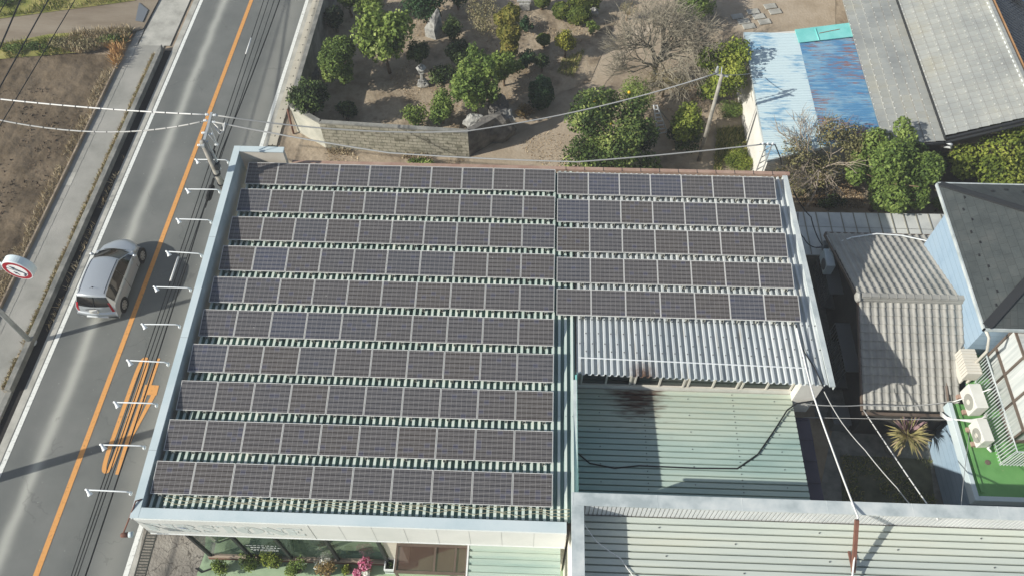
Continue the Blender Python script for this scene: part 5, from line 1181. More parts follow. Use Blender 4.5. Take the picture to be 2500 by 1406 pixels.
# service mast on the shed wall
ms = thing("service_mast", "galvanised lattice service mast fixed to the front corner of the blue shed", "mast", (21.0, 3.2, 2.0))
b = MB(); t0, t1 = G(1868, 352, 4.2), G(1893, 356, 4.2)
for q in (0, .25): b.bar(G(1842+q*60, 430, 2.0), G(1870+q*60, 354, 4.15), .05, .05)
for k in range(5):
    t = k/5; b.bar(G(1842, 430, 2.0).lerp(G(1870, 354, 4.15), t), G(1857, 430, 2.0).lerp(G(1885, 354, 4.15), t+.15), .03, .03)
b.bar(G(1855, 352, 4.2), G(1894, 354, 4.2), .05, .05); b.build("lattice", M["galv"], ms)
b = MB()
for u in (1862, 1874, 1886): b.lathe(G(u, 353, 4.25), [(.03, 0), (.05, .03), (.03, .1)], 8)
b.build("insulator", M["white_metal"], ms); b = MB(); b.tube([G(1893, 356, 4.2), G(1905, 385, 3.4), G(1908, 402, 3.0)], .025, 5); b.build("lead", M["cable_black"], ms)
# ------------------------------------------------------------------ tiled roofs
def tiles(mb, o, U, V, nu, nv, pu, pv, amp, step=.03, kind="s", xl=None, xr=None, mi=0, jit=0, skip=None):
    """tile field as a height grid: o top corner, U across, V down the slope (unit vectors)"""
    o = Vector(o); U = Vector(U).normalized(); V = Vector(V).normalized(); W = U.cross(V); W = W if W.z > 0 else -W
    if kind == "s": prof = [(0, .25), (.10, .75), (.22, 1.0), (.36, .85), (.48, .3), (.6, .05), (.78, 0), (.92, .06), (.985, .2)]
    else: prof = [(0, .1), (.04, .0), (.5, -.10), (.90, .0), (.93, .5), (.97, .5), (.99, .1)]
    rg = random.Random(int(o.x*100)); rows = []
    for j in range(nv):
        for fv in (0, .985):
            row = []
            for i in range(nu):
                for fx, h in prof:
                    if xl is None: u = (i+fx)*pu
                    else:
                        v_ = (j+fv)*pv; a, c = xl(v_), xr(v_); u = min(max((i+fx)*pu, a), c)
                    row.append(o+U*u+V*((j+fv)*pv)+W*(h*amp+step*fv))
            u = nu*pu if xl is None else min(nu*pu, xr((j+fv)*pv)); row.append(o+U*u+V*((j+fv)*pv)+W*(step*fv+.1*amp)); rows.append(row)
    rows.append([p-W*(step+.06) for p in rows[-1]])
    mb.grid(rows, mi)
m = mat("tile_grey", [(136, 139, 137), (150, 153, 149), (160, 162, 156), (158, 157, 145)], .5, 9, .55, spec=.45, lo=.3, hi=.7)
N, L, bs, so = basecol(m); br = N.new("ShaderNodeTexBrick"); br.offset = 0; br.inputs["Scale"].default_value = 1; br.inputs["Brick Width"].default_value = .36; br.inputs["Row Height"].default_value = .40; br.inputs["Mortar Size"].default_value = .012; br.inputs["Mortar Smooth"].default_value = .3
br.inputs["Color1"].default_value = (1.02, 1.02, 1.02, 1); br.inputs["Color2"].default_value = (.90, .90, .90, 1); br.inputs["Mortar"].default_value = (.66, .62, .6, 1)
g_ = N.new("ShaderNodeNewGeometry"); sp = N.new("ShaderNodeSeparateXYZ"); L.new(g_.outputs["Position"], sp.inputs[0]); cb = N.new("ShaderNodeCombineXYZ"); L.new(mathn(N, L, 'SUBTRACT', sp.outputs[1], 4.15), cb.inputs[0]); L.new(mathn(N, L, 'SUBTRACT', sp.outputs[0], 28.52), cb.inputs[1]); L.new(cb.outputs[0], br.inputs["Vector"])
mu = N.new("ShaderNodeMix"); mu.data_type = 'RGBA'; mu.blend_type = 'MULTIPLY'; mu.inputs[0].default_value = 1; L.new(so, mu.inputs[6]); L.new(br.outputs[0], mu.inputs[7]); wire(m, mu.outputs[2])
mat("tile_annex", [(132, 132, 126), (150, 149, 143), (160, 159, 152)], 1.2, 9, .6, spec=.4, lo=.3, hi=.7)
mat("tile_shaded", [(62, 66, 70), (80, 84, 88)], 1.5, 7, .45, spec=.5)
mat("slate", [(58, 64, 65), (67, 73, 73), (76, 80, 79)], 1.6, 9, .75, .15, 20, lo=.3, hi=.7)
hs = thing("tiled_house", "old house with broad flat grey tiled roof in two steps beside the blue shed", "house", (28, 8, 0))
# lower plane A and higher plane B, both rising to the right
za0, za1 = 2.85, 3.25; zb0, zb1 = 3.45, 4.75
b = MB()
A0 = Vector((26.15, 30, za0)); A1 = G(2312, 342, za1); 
pA = Vector((26.12, 0, za0)); 
U_ = Vector((0, 1, 0)); SA = Vector((2.32, 0, za1-za0)).normalized()
xs_ = 4.15
o_ = Vector((28.52, xs_, za1)); nvA = 6; pvA = Vector((2.42, 0, .4)).length/nvA
tiles(b, o_, (0, 1, 0), (-2.42, 0, -(za1-za0)), 70, nvA, .36, pvA, .04, .035, "flat")
b.build("lower_roof", M["tile_grey"], hs)
b = MB(); RB = Vector((3.1, 0, zb1-zb0)); nvB = 8
eb0, eb1 = G(2310, 320, zb0), G(2500, 258, zb1)
tiles(b, Vector((31.55, 4.25, zb1)), (0, 1, 0), (-RB.x, 0, -RB.z), 70, nvB, .36, RB.length/nvB, .04, .035, "flat")
b.build("upper_roof", M["tile_grey"], hs)
b = MB(); 
rg = random.Random(2)
for plane, (ox, oz, dx, dz, nv) in enumerate(((28.52, za1, -2.42, -(za1-za0), nvA), (31.55, zb1, -RB.x, -RB.z, nvB))):
    for i in range(40):
        for j in range(nv):
            y = (4.15 if plane == 0 else 4.25)+(i+.95)*.36; t = (j+.95)/nv
            x, z = ox+dx*t, oz+dz*t+.052; s = .022*rg.uniform(.5, 1.2)
            b.box(x-s, y-s*1.1, z-.02, x+s, y+s*1.1, z+.012)
tg = b.build("tile_corner_glint", mat("glint_white", [(206, 206, 200)], rough=.35, spec=.6), hs); tg["kind"] = "stuff"  # raised corner specks; the glints on them are put in as white
b = MB(); b.bar((28.50, 4.2, za1+.06), (28.50, 30, za1+.06), .05, .14); b.bar((28.44, 4.2, zb0-.02), (28.44, 30, zb0-.02), .05, .06); b.build("step_edge", M["dark_metal"], hs)
b = MB(); b.bar((31.62, 4.2, zb1+.10), (31.62, 32, zb1+.10), .16, .22, 0); b.bar((31.80, 4.2, zb1+.05), (31.80, 32, zb1+.05), .22, .16, 1)
for k in range(60): b.bar((31.52, 4.3+k*.3, zb1+.11), (31.52, 4.46+k*.3, zb1+.11), .035, .03, 2)
b.build("ridge", [M["tile_grey"], mat("ridge_brown", [(172, 128, 84), (188, 146, 102)], 2, 6, .7), M["white_metal"]], hs)
b = MB(); tiles(b, Vector((31.95, 4.2, zb1+.0)), (0, 1, 0), (1, 0, -.55), 90, 12, .27, .28, .05, .03); b.build("far_roof", M["tile_shaded"], hs)  # far slope of the same roof, its shade put into the tile colour
b = MB(); b.bar((28.5, 4.14, zb0-.07), (31.6, 4.18, zb1-.07), .10, .12); b.bar((26.1, 4.1, za0-.06), (28.45, 4.08, za1-.06), .08, .1); b.bar((28.46, 4.02, zb0-.16), (31.6, 4.06, zb1-.16), .10, .05); b.build("gutter", M["dark_metal"], hs)
b = MB(); b.tube([(28.55, 4.05, za1-.0), (28.75, 4.0, za1-.05), (28.85, 4.05, za1-.3), (28.7, 4.3, za1-.5)], .06, 8); b.tube([(31.4, 4.1, zb1-.0), (31.5, 4.0, zb1-.4)], .06, 8); b.build("downpipe", M["white_metal"], hs, smooth=True)
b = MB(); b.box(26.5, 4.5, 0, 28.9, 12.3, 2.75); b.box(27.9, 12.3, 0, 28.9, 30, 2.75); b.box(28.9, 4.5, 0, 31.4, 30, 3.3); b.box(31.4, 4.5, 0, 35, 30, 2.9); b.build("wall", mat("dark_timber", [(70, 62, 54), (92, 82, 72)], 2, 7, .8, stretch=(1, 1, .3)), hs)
b = MB(); c = GX(2462, 10, 33.0); b.prism([(33.4, 12.6, 4.3), (34.8, 12.4, 3.8), (34.8, 15.5, 3.8), (33.4, 15.2, 4.3)], .03); tag(b.build("blue_tarpaulin", mat("tarp", [(60, 130, 190), (80, 150, 205)], 2, 6, .6)), "bright blue tarpaulin lying on the shaded tiles in the upper right corner", "tarpaulin")
# ------------------------------------------------------------------ low white roof between shop and tiled annex
lo_ = thing("lean_to", "low flat white sheet roofed lean-to with dark seams behind the tiled annex", "lean-to", (24.5, -.3, 0))
q = [G(1940, 514, 2.0), G(2318, 514, 2.0), G(2290, 612, 2.0), G(1956, 612, 2.0)]
b = MB(); b.prism([(21.2, -1.15, 1.95), (29.0, -1.1, 1.95), (29.0, 1.15, 1.95), (21.2, 1.05, 1.95)], .06)
for k in range(16): b.bar((21.3+k*.52, 1.1, 2.025), (21.3+k*.52, -1.12, 2.025), .035, .035, 1); b.box(21.2, .3, 2.008, 29, .316, 2.014, 1)
b.build("roof", [mat("pale_sheet", [(176, 180, 178), (194, 197, 193), (204, 206, 200)], .9, 8, .55), mat("seam", [(136, 134, 122)], rough=.7)], lo_)
b = MB()
for x in (21.4, 24.5, 28.6):
    for y in (-1.0, .95): b.box(x, y, -.05, x+.08, y+.08, 1.95)
b.build("post", M["dark_metal"], lo_)
b = MB(); b.box(21.3, .98, 0, 29, 1.05, 1.9); b.build("wall", M["beige_wall"], lo_)
# ------------------------------------------------------------------ tiled annex
an = thing("tiled_annex", "small house with a grey wave tiled gable roof beside the dark yard", "house", (25, -4.4, 0))
RZ_, RY = 4.15, -4.62; ex = 22.85
b = MB(); nu = 17; pu = .268
bv = Vector((0, 4.1, -1.55)); fv_ = Vector((0, -3.6, -1.6))
def xr_back(v): return 4.62-.0*v
tiles(b, Vector((ex, RY, RZ_)), (1, 0, 0), bv, 16, 14, .272, bv.length/14, .06, .045)
# front slope with the notch by the balcony
nf = 13; pv = fv_.length/nf
tiles(b, Vector((ex-.05, RY, RZ_)), (1, 0, 0), fv_, 17, nf, .272, pv, .06, .045, xl=lambda v: 0.0, xr=lambda v: 4.62 if v < 1.55 else 3.42)
b.build("roof", M["tile_annex"], an)
b = MB(); b.box(ex-.08, RY-.13, RZ_+.0, ex+4.6, RY+.13, RZ_+.12); b.box(ex-.1, RY-.10, RZ_+.12, ex+4.58, RY+.10, RZ_+.2)
for k in range(15): b.bar((ex+k*.305, RY, RZ_+.235), (ex+.28+k*.305, RY, RZ_+.235), .17, .09, 0); b.bar((ex+.28+k*.305, RY, RZ_+.24), (ex+.305+k*.305, RY, RZ_+.24), .2, .11, 0)
b.blob((ex-.12, RY, RZ_+.12), (.1, .2, .2), 1, .1); b.build("ridge", M["tile_annex"], an, bev=.02)
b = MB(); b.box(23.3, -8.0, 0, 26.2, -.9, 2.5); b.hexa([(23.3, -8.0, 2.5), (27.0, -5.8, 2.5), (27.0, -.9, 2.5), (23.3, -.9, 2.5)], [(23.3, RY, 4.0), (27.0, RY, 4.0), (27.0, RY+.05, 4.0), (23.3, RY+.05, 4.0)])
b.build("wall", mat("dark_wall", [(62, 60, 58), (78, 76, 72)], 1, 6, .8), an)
b = MB(); b.bar((ex-.05, RY-3.7, RZ_-1.72), (ex+3.4, RY-3.7, RZ_-1.72), .1, .08); b.bar((ex, RY+4.2, RZ_-1.64), (ex+4.5, RY+4.2, RZ_-1.64), .1, .08); b.bar((ex-.09, RY-.1, RZ_-.05), (ex-.09, RY-3.65, RZ_-1.62), .05, .12); b.bar((ex-.06, RY+.1, RZ_-.05), (ex-.06, RY+4.1, RZ_-1.6), .05, .12); b.build("gutter", M["brown_frame"], an)
b = MB(); pts = [G(2022, 622, 2.5), G(2030, 598, 2.75), G(2080, 580, 2.8), G(2140, 571, 2.8), G(2200, 575, 2.85), G(2262, 588, 2.9), G(2290, 615, 3.2), G(2330, 660, 3.6), G(2358, 708, 4.3), G(2372, 760, 4.0), G(2380, 838, 3.4)]
b.tube(pts, .03, 6); b.build("conduit", M["white_metal"], an, smooth=True)
b = MB(); b.tube([G(2386, 823, 3.6), G(2310, 828, 3.5), G(2308, 920, 3.0), G(2318, 1000, 2.75)], .045, 6); b.build("drain_pipe", M["brown_frame"], an, smooth=True)
b = MB(); b.box(22.75, -1.0, 2.1, 22.95, -.75, 2.45); b.tube([(22.7, -.9, 2.3), (22.5, -.95, 2.2), (22.6, -.8, 2.1)], .02, 5); b.build("meter_box", M["grey_metal"], an)
# projecting window grilles on the shaded side
for nm, y0, y1, z0, z1 in (("", -3.0, -1.0, .9, 1.95), ("", -6.4, -4.3, .5, 1.9)):
    b = MB(); x0, x1 = 22.75, 23.3
    b.box(x0, y0, z1, x1, y1, z1+.04); b.box(x0, y0, z0, x1, y1, z0+.04); b.box(x0-.01, y0, (z0+z1)/2, x0+.03, y1, (z0+z1)/2+.04)
    n = 14
    for k in range(n+1): y = y0+(y1-y0)*k/n; b.box(x0-.01, y, z0, x0+.02, y+.02, z1)
    b.box(x0, y0, z0, x1, y0+.03, z0+.04)
    b.build("window_grille", M["grey_metal"], an)
ac0 = thing("air_conditioner", "pale air conditioner unit in the dark alley above the window grille", "air conditioner", (22.9, -1.9, 1.99))
b = MB(); b.box(22.62, -2.1, 2.0, 22.95, -1.25, 2.6); b.build("casing", M["sign_box"], ac0, bev=.02)
b = MB(); b.lathe((22.615, -1.8, 2.3), [(.24, 0), (.22, .02)], 16, axis=(-1, 0, 0)); b.build("fan_guard", M["grey_metal"], ac0)
# ------------------------------------------------------------------ house with dark hipped roof and green deck
dh = thing("hipped_house", "blue grey walled house with dark slate hipped roof and green flat deck", "house", (29, -4, 0))
EZ = 6.0; x0, y0, y1 = 25.83, -6.83, -.68; sl_ = .5
hy = (y0+y1)/2; hw_ = (y1-y0)/2; ax_, az = x0+hw_, EZ+hw_*sl_
b = MB(); X1 = 38
b.face([(x0, y0, EZ), (x0, y1, EZ), (ax_, hy, az)]); b.face([(x0, y1, EZ), (X1, y1, EZ), (X1, hy, az), (ax_, hy, az)]); b.face([(X1, y0, EZ), (x0, y0, EZ), (ax_, hy, az), (X1, hy, az)])
b.face([(x0, y0, EZ-.12), (X1, y0, EZ-.12), (X1, y1, EZ-.12), (x0, y1, EZ-.12)])
m = M["slate"]; N, L, bs, so = basecol(m)
br = N.new("ShaderNodeTexBrick"); br.inputs["Scale"].default_value = 1; br.inputs["Brick Width"].default_value = .45; br.inputs["Row Height"].default_value = .24; br.inputs["Mortar Size"].default_value = .008
br.inputs["Color1"].default_value = (1, 1, 1, 1); br.inputs["Color2"].default_value = (.88, .88, .88, 1); br.inputs["Mortar"].default_value = (.6, .6, .6, 1)
g_ = N.new("ShaderNodeNewGeometry"); sp = N.new("ShaderNodeSeparateXYZ"); L.new(g_.outputs["Position"], sp.inputs[0]); cb = N.new("ShaderNodeCombineXYZ"); L.new(sp.outputs[1], cb.inputs[0]); L.new(sp.outputs[0], cb.inputs[1]); L.new(cb.outputs[0], br.inputs["Vector"])
mu = N.new("ShaderNodeMix"); mu.data_type = 'RGBA'; mu.blend_type = 'MULTIPLY'; mu.inputs[0].default_value = 1; L.new(so, mu.inputs[6]); L.new(br.outputs[0], mu.inputs[7]); wire(m, mu.outputs[2])
b.build("roof", M["slate"], dh)
b = MB(); b.bar((x0+.05, y1-.05, EZ+.03), (ax_, hy, az+.03), .22, .07); b.bar((x0+.05, y0+.05, EZ+.03), (ax_, hy, az+.03), .3, .07, 0); b.bar((ax_, hy, az+.03), (X1, hy, az+.03), .22, .08); b.build("hip_cap", M["dark_metal"], dh)
b = MB(); b.box(x0-.06, y0-.06, EZ-.13, x0-.01, y1+.06, EZ+.0); b.box(x0-.06, y1+.01, EZ-.13, X1, y1+.06, EZ-.0); b.box(x0-.06, y0-.06, EZ-.13, X1, y0-.01, EZ-.0); b.build("eave_trim", M["flashing"], dh)
b = MB()
for k in range(10):
    y = y0+.7+k*.5; d = .42+.14*(k % 2); b.box(x0+d, y, EZ+d*sl_-.02, x0+d+.05, y+.10, EZ+d*sl_+.04)
for k in range(4):
    x = x0+1.6+k*.55; d = .55-.15*(k % 2); b.box(x, y1-d-.08, EZ+d*sl_-.02, x+.12, y1-d, EZ+d*sl_+.06)
b.build("snow_guard", M["dark_metal"], dh)
m = mat("siding", [(128, 151, 170), (146, 168, 185), (152, 172, 187)], .7, 8, .6, lo=.3, hi=.7); N, L, bs, so = basecol(m)
g_ = N.new("ShaderNodeNewGeometry"); sp = N.new("ShaderNodeSeparateXYZ"); L.new(g_.outputs["Position"], sp.inputs[0])
fr_ = mathn(N, L, 'FRACT', mathn(N, L, 'MULTIPLY', sp.outputs[2], 3.3)); wire(m, mixc(N, L, mathn(N, L, 'MULTIPLY', mathn(N, L, 'LESS_THAN', fr_, .07), .35), so, lin((70, 84, 96))))
b = MB(); b.box(26.45, y0+.55, 0, X1, y1-.5, EZ-.14)
b.box(26.1, -11.2, 0, 38, -8.3, 3.0); b.box(26.5, -8.3, 0, 38, y0+.5, 3.0)
b.build("wall", M["siding"], dh)
# green deck
mat("deck_green", [(84, 132, 74), (98, 150, 86), (108, 158, 94)], .9, 7, .5, spec=.4, lo=.3, hi=.7)
m = M["deck_green"]; N, L, bs, so = basecol(m); nz = N.new("ShaderNodeTexNoise"); nz.inputs["Scale"].default_value = 3.2; nz.inputs["Detail"].default_value = 8; g_ = N.new("ShaderNodeNewGeometry"); L.new(g_.outputs["Position"], nz.inputs["Vector"])
r = N.new("ShaderNodeMapRange"); r.inputs[1].default_value = .66; r.inputs[2].default_value = .72; L.new(nz.outputs["Fac"], r.inputs[0]); wire(m, mixc(N, L, mathn(N, L, 'MULTIPLY', r.outputs[0], .6), so, lin((150, 156, 118))))
b = MB(); b.box(25.6, -11.5, 3.0, 38, -8.2, 3.15); b.box(26.42, -8.2, 3.0, 38, -6.3, 3.15); b.box(25.75, -11.35, 3.15, 25.85, -8.2, 3.2)
b.box(26.62, -10.35, 3.15, 38, -6.3, 3.3); dk = b.build("deck", M["deck_green"], dh)
b = MB(); b.box(25.44, -11.66, 2.9, 25.6, -8.2, 3.28); b.box(25.6, -11.66, 2.9, 38, -11.5, 3.28); b.build("deck_edge", M["parapet_blue"], dh, bev=.015)
b = MB(); rz0, rz1 = 3.3, 4.45; rx, ry0 = 26.55, -10.45
b.tube([(rx, -6.9, rz1), (rx, ry0, rz1), (34, ry0, rz1)], .03, 6); b.tube([(rx, -6.9, rz0+.1), (rx, ry0, rz0+.1), (34, ry0, rz0+.1)], .015, 4)
for k in range(33): b.box(rx-.012, -6.9-k*.11, rz0, rx+.012, -6.876-k*.11, rz1)
for k in range(40): b.box(rx+k*.11, ry0-.012, rz0, rx+.024+k*.11, ry0+.012, rz1)
b.build("railing", M["flashing"], dh)
# glazed room on the deck
gx = 27.15; b = MB(); g0, g1, gz0, gz1 = -9.6, -6.5, 3.3, 5.5
for y in (g0, -8.55, -7.55, g1): b.box(gx-.05, y-.03, gz0, gx+.05, y+.03, gz1)
for z in (gz0, 4.15, gz1-.08): b.box(gx-.055, g0, z, gx+.055, g1, z+.06)
b.box(gx, g0-.05, gz0, 33, g0+.05, gz0+.12); b.box(gx, g0-.06, gz1-.1, 33, g0+.06, gz1+.02)
for x in (28.4, 29.6): b.box(x-.04, g0-.05, gz0, x+.04, g0+.05, gz1)
for k in range(3): b.box(gx, g0+.1+k*1.4, gz1, 33, g0+.15+k*1.4, gz1+.05)
sr_ = b.build("sunroom_frame", M["brown_frame"], dh)
b = MB(); b.face([(gx+.02, g0, gz0), (gx+.02, g1, gz0), (gx+.02, g1, gz1), (gx+.02, g0, gz1)]); b.face([(gx, g0+.02, gz0), (33, g0+.02, gz0), (33, g0+.02, gz1), (gx, g0+.02, gz1)]); b.face([(gx, g0, gz1+.01), (33, g0, gz1+.01), (33, g1, gz1+.01), (gx, g1, gz1+.01)]); b.build("pane", mat("curtain", [(178, 184, 182), (206, 209, 205)], 2, 5, .35, spec=.5, stretch=(1, 6, .3)), sr_)
b = MB(); b.tube([(25.9, -6.75, 5.85), (26.1, -6.95, 5.6), (26.2, -7.1, 5.2), (26.4, -7.0, 4.8), (26.42, -7.0, 3.2)], .05, 8); b.build("downpipe", M["cream_frame"], dh, smooth=True)
b = MB(); sx0, sy0 = 27.3, -6.35
b.hexa([(28.9, -6.3, 6.4), (30.6, -6.3, 6.4), (30.6, -5.4, 6.85), (28.9, -5.4, 6.85)], [(28.9, -6.33, 6.46), (30.6, -6.33, 6.46), (30.6, -5.43, 6.91), (28.9, -5.43, 6.91)]); b.build("roof_solar_panel", M["solar_cell"], dh)
# air conditioner outdoor units on the deck
def ac_unit(label, c, w_, d, h, rot, z=3.17):
    t = thing("air_conditioner", label, "air conditioner", (c.x, c.y, z), "air conditioner units on the green deck"); ca, sa = math.cos(rot), math.sin(rot)
    def T(x, y, zz): return (c.x+x*ca-y*sa, c.y+x*sa+y*ca, zz)
    b = MB(); P = [(-d/2, -w_/2), (d/2, -w_/2), (d/2, w_/2), (-d/2, w_/2)]; b.hexa([T(*p, z+.12) for p in P], [T(*p, z+.12+h) for p in P]); b.build("casing", mat("ac_"+str(len(MATS)), [(206, 206, 196), (216, 216, 208)], 1.5, 5, .5), t, bev=.02)
    o = Vector(T(-d/2-.002, -.08, z+.12+h*.5)); b = MB(); ax = Vector(T(-1, 0, 0))-Vector(T(0, 0, 0))
    b.lathe(o, [(h*.43, 0), (h*.43, .012), (h*.38, .014)], 24, axis=ax); f_ = b.build("fan_guard", mat("fan_"+str(len(MATS)), [(150, 150, 142)], rough=.5), t)
    b = MB(); b.lathe(o+ax*.014, [(h*.14, 0), (h*.13, .012)], 14, axis=ax); b.build("hub", M["cream_frame"], f_)
    b = MB()
    for s in (-1, 1): q_ = T(0, s*w_*.32, 0); b.box(q_[0]-d*.75, q_[1]-.07, z-.02, q_[0]+d*.6, q_[1]+.07, z+.12)
    b.build("foot_block", M["gutter_brown"], t)
    return t
ac_unit("cream air conditioner beside the tiled annex gutter, upper of the two on the deck", Vector((26.17, -8.25, 0)), .90, .42, .66, .05)
ac_unit("cream air conditioner with a visible fan, lower of the two on the deck", Vector((26.1, -9.45, 0)), .80, .36, .58, .06)
b = MB(); ap = Vector((26.0, -6.75, 3.95))
for k in range(9): b.box(26.0, -7.45+k*.11, 3.55+.0, 26.5, -7.36+k*.11, 4.0+.012*(k % 2))
b.box(26.03, -7.44, 3.5, 26.48, -6.5, 3.98); b.box(26.1, -7.4, 3.15, 26.15, -6.55, 3.5); b.box(26.35, -7.4, 3.15, 26.4, -6.55, 3.5)
tag(b.build("slatted_cabinet", M["cream_frame"]), "cream slatted cabinet at the top of the green deck under the downpipe", "cabinet")
b = MB(); 
for q in range(4): b.tube([G(2296, 1004+q*3, 2.9), G(2312, 1018+q*2, 3.2), G(2340, 1024, 3.3), G(2372, 1024+q*2, 3.35), G(2398, 1020, 3.4), G(2410, 1008+q*3, 3.45)], .025, 5)
tag(b.build("pipe_bundle", M["cable_white"], smooth=True), "bundle of white pipes crossing the deck edge to the air conditioners", "pipes")
b = MB(); b.tube([G(2418, 1084, 3.3), G(2412, 1094, 3.28), G(2420, 1102, 3.25)], .045, 6); tag(b.build("pipe_stub", M["cable_white"], smooth=True), "short ribbed white pipe stub lying on the green deck", "pipe")
b = MB(); b.lathe(G(2411, 1128, 3.155), [(.09, 0), (.09, .015), (.05, .02)], 14); tag(b.build("deck_drain", M["brown_frame"]), "round drain cover set in the green deck", "drain")
# ------------------------------------------------------------------ yard things
yu = thing("spiky_plant", "large spiky yellow and purple rosette plant in a round pot in the yard", "plant", tuple(G(2212, 1110, 0)))
c = G(2214, 1062, 1.3); rg = random.Random(4); b = MB()
for i in range(150):
    a = rg.uniform(0, 6.283); el = rg.uniform(-.25, 1.25); L_ = rg.uniform(.62, .98); wd = rg.uniform(.03, .05)
    d = Vector((math.cos(a)*math.cos(el), math.sin(a)*math.cos(el), math.sin(el))); s = d.cross(Vector((0, 0, 1))).normalized()*wd
    m_ = c+d*L_*.55+Vector((0, 0, .04)); e = c+d*L_-Vector((0, 0, .10*(1.3-el)))
    tn = .8 if (d.y > .1 and el > .1 and rg.random() < .8) else rg.uniform(0, .5)
    b.face([c+d*.06, m_+s, e, m_-s], 0, tn)
b.build("leaf_rosette", mat("spike", [(140, 134, 88), (164, 154, 108), (150, 126, 116), (134, 108, 124)], tone=True, lo=.05, hi=.95, rough=.6), yu)
b = MB(); b.tube([c-Vector((0, 0, 1.0)), c], .07, 7); b.build("stem", M["bark"], yu); b = MB(); b.lathe((c.x, c.y, 0), [(.30, 0), (.42, .35), (.44, .38), (.38, .38)], 18); b.build("pot", M["concrete_dk"], yu)
b = MB(); b.box(24.4, -7.4, .0, 25.7, -7.0, 1.1); 
for k in range(14): b.bar(G(2262+k*6, 1030, .9), G(2238+k*6, 1048, .5), .03, .03, 1)
tag(b.build("slatted_bench", [M["wood"], M["grey_metal"]]), "slatted wooden stand against the blue house wall behind the spiky plant", "stand")
for i, (u, v, sx, sy, sz, lab) in enumerate(((2328, 1195, .3, .3, .45, "dark metal crate against the blue wall in the yard shade"), (2040, 1030, .3, .35, .6, "grey cabinet beside the dark alley at the yard's upper corner"))):
    c = G(u, v, 0); b = MB(); b.box(c.x-sx, c.y-sy, 0, c.x+sx, c.y+sy, sz); b.box(c.x-sx-.03, c.y-sy-.03, sz, c.x+sx+.03, c.y+sy+.03, sz+.04)
    for k in range(4): b.box(c.x-sx-.01, c.y-sy+.02+k*sy*.5, .1, c.x-sx+.0, c.y-sy+.06+k*sy*.5, sz-.05)
    tag(b.build("crate" if i == 0 else "outdoor_cabinet", M["dark_metal"] if i == 0 else M["grey_metal"]), lab, "crate" if i == 0 else "cabinet")
c = G(2358, 1212, .35); b = MB(); b.hexa([c+Vector((-.3, -.1, 0)), c+Vector((.2, .15, 0)), c+Vector((.2, .2, .05)), c+Vector((-.3, -.05, .05))], [c+Vector((-.1, -.5, .35)), c+Vector((.4, -.2, .35)), c+Vector((.4, -.15, .4)), c+Vector((-.1, -.45, .4))])
tag(b.build("leaning_board", M["sign_box"]), "pale board leaning in the shade at the corner of the blue deck", "board")
# ------------------------------------------------------------------ plants in front of the shop window
SF = "plants in front of the shop window"
def bushpx(label, u, v, r, h, m, seed, n=700, sz=.075):
    c = G(u, v, h); t = thing("potted_shrub", label, "shrub", (c.x, c.y, .03), SF)
    rg = random.Random(seed); Ls = [(c.x+rg.uniform(-.5, .5)*r, c.y+rg.uniform(-.4, .4)*r, h+rg.uniform(-.25, .3)*h, r*.6, r*.6, h*.45) for _ in range(5)]
    b = MB(); b.tube([(c.x, c.y, .03), (c.x, c.y, h)], .025, 5); b.build("stem", M["bark"], t)
    leaves("crown", m, t, Ls, n, sz, seed, .3, .55, 2.5); b = MB(); b.lathe((c.x, c.y, .03), [(.11, 0), (.15, .2), (.16, .22)], 12); b.build("pot", M["brown_frame"], t)
bushpx("light green shrub at the left end of the forecourt plants", 537, 1384, .33, .42, "leaf_light", 1)
bushpx("mid green shrub second from the left before the shop window", 608, 1374, .42, .55, "leaf_mid", 2, 1000)
bushpx("yellow green tall shrub in the middle of the forecourt plants", 662, 1368, .45, .6, "leaf_vivid", 3, 1100)
bushpx("green shrub right of the tall yellow green one before the window", 722, 1382, .4, .55, "leaf_tree", 4, 1000)
bushpx("dark reddish shrub near the pink flowers", 796, 1390, .36, .45, "leaf_brown", 5, 700)
bushpx("pale variegated shrub behind the dark reddish one", 790, 1368, .4, .3, "petal_white", 6, 420)
bushpx("small upright green shrub left of the pink flowers", 846, 1388, .2, .4, "leaf_vivid", 7, 400)
for i, (u, v, r, h, m, lab) in enumerate(((890, 1375, .24, .75, "petal_pink", "tall pink flower pot before the shop window, highest of the trio"), (872, 1396, .15, .35, "petal_pink", "pink flower pot at the left of the low row"), (893, 1397, .14, .36, "petal_white", "white flower pot at the right of the low row"))):
    c = G(u, v, h); t = thing("flower_pot", lab, "flower pot", (c.x, c.y, .03), SF); leaves("flowers", m, t, [(c.x, c.y, h, r, r, r*.7)], 420, .06, 90+i, .5, .9, 5)
    b = MB(); b.lathe((c.x, c.y, .03), [(r*.6, 0), (r*.8, h-.1), (r*.85, h-.05)], 12); b.build("pot", M["rust_steel"], t)
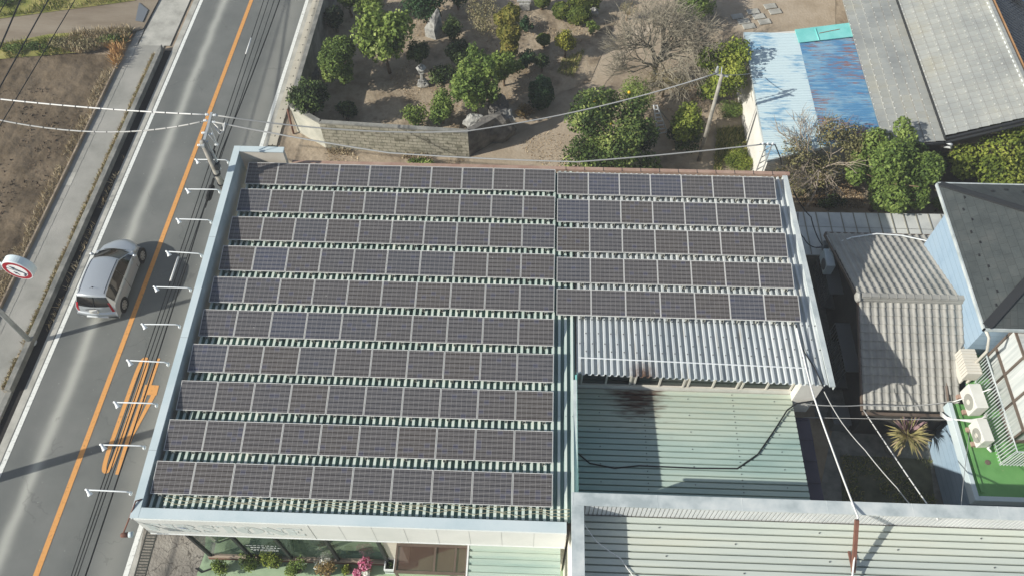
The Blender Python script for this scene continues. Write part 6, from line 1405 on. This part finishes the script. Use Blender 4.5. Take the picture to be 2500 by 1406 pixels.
for i, (u, v, lab) in enumerate(((540, 1320, "small black angle bracket on the green floor near the cracked apron"), (500, 1392, "long black angle stop at the left edge of the green floor"))):
    b = MB(); p = G(u-22, v-6, .05); q_ = G(u-8, v+4, .05); e = G(u+26, v-8, .05); b.bar(p, q_, .05, .05); b.bar(q_, e, .05, .05); tag(b.build("wheel_stop", M["black_rubber"]), lab, "wheel stop")
c = G(522, 1339, .05); b = MB(); b.box(c.x-.13, c.y-.22, .03, c.x+.13, c.y+.22, .045); b.box(c.x-.15, c.y-.24, .03, c.x+.15, c.y+.24, .04); tag(b.build("floor_hatch", M["concrete_dk"]), "grey rectangular hatch cover in the green floor by the window", "hatch")
c = G(953, 1379, .3); t = thing("planter_box", "white framed planter box beside the brown canopy", "planter", (c.x, c.y, .03)); b = MB(); s = .18
b.box(c.x-s, c.y-s*1.2, .03, c.x-s+.04, c.y+s*1.2, .5); b.box(c.x+s-.04, c.y-s*1.2, .03, c.x+s, c.y+s*1.2, .5); b.box(c.x-s+.04, c.y-s*1.2, .03, c.x+s-.04, c.y-s*1.2+.04, .5); b.box(c.x-s+.04, c.y+s*1.2-.04, .03, c.x+s-.04, c.y+s*1.2, .5); b.box(c.x-s, c.y-s*1.2, .2, c.x+s, c.y+s*1.2, .3, 1); b.build("box", [M["white_metal"], M["dark_metal"]], t)
leaves("plants", "leaf_dark", t, [(c.x, c.y, .38, .13, .16, .1)], 80, .07, 99, .3, .6)
# interior plants and seats seen through the window
for i, (x, lab) in enumerate(((4.0, "dark round table behind the shop window"),)):
    b = MB(); b.lathe((x, -12.6, .05), [(.25, 0), (.05, .05), (.05, .65), (.55, .68), (.55, .72)], 20); tag(b.build("display_table", M["dark_metal"]), lab, "table")
# ------------------------------------------------------------------ thin winter haze over the whole place
b = MB(); b.box(-320, -320, -1.2, 320, 320, 33)
hz_ = b.build("haze", mat("haze_air", [(200, 205, 208)])); struct(hz_, "stuff"); hz_["label"] = "thin pale haze in the air"
t = M["haze_air"].node_tree; t.nodes.remove(t.nodes["Principled BSDF"]); pv = t.nodes.new("ShaderNodeVolumePrincipled")
pv.inputs["Color"].default_value = (.85, .9, .95, 1); pv.inputs["Density"].default_value = .0010; pv.inputs["Anisotropy"].default_value = .0
t.links.new(pv.outputs[0], t.nodes["Material Output"].inputs["Volume"])
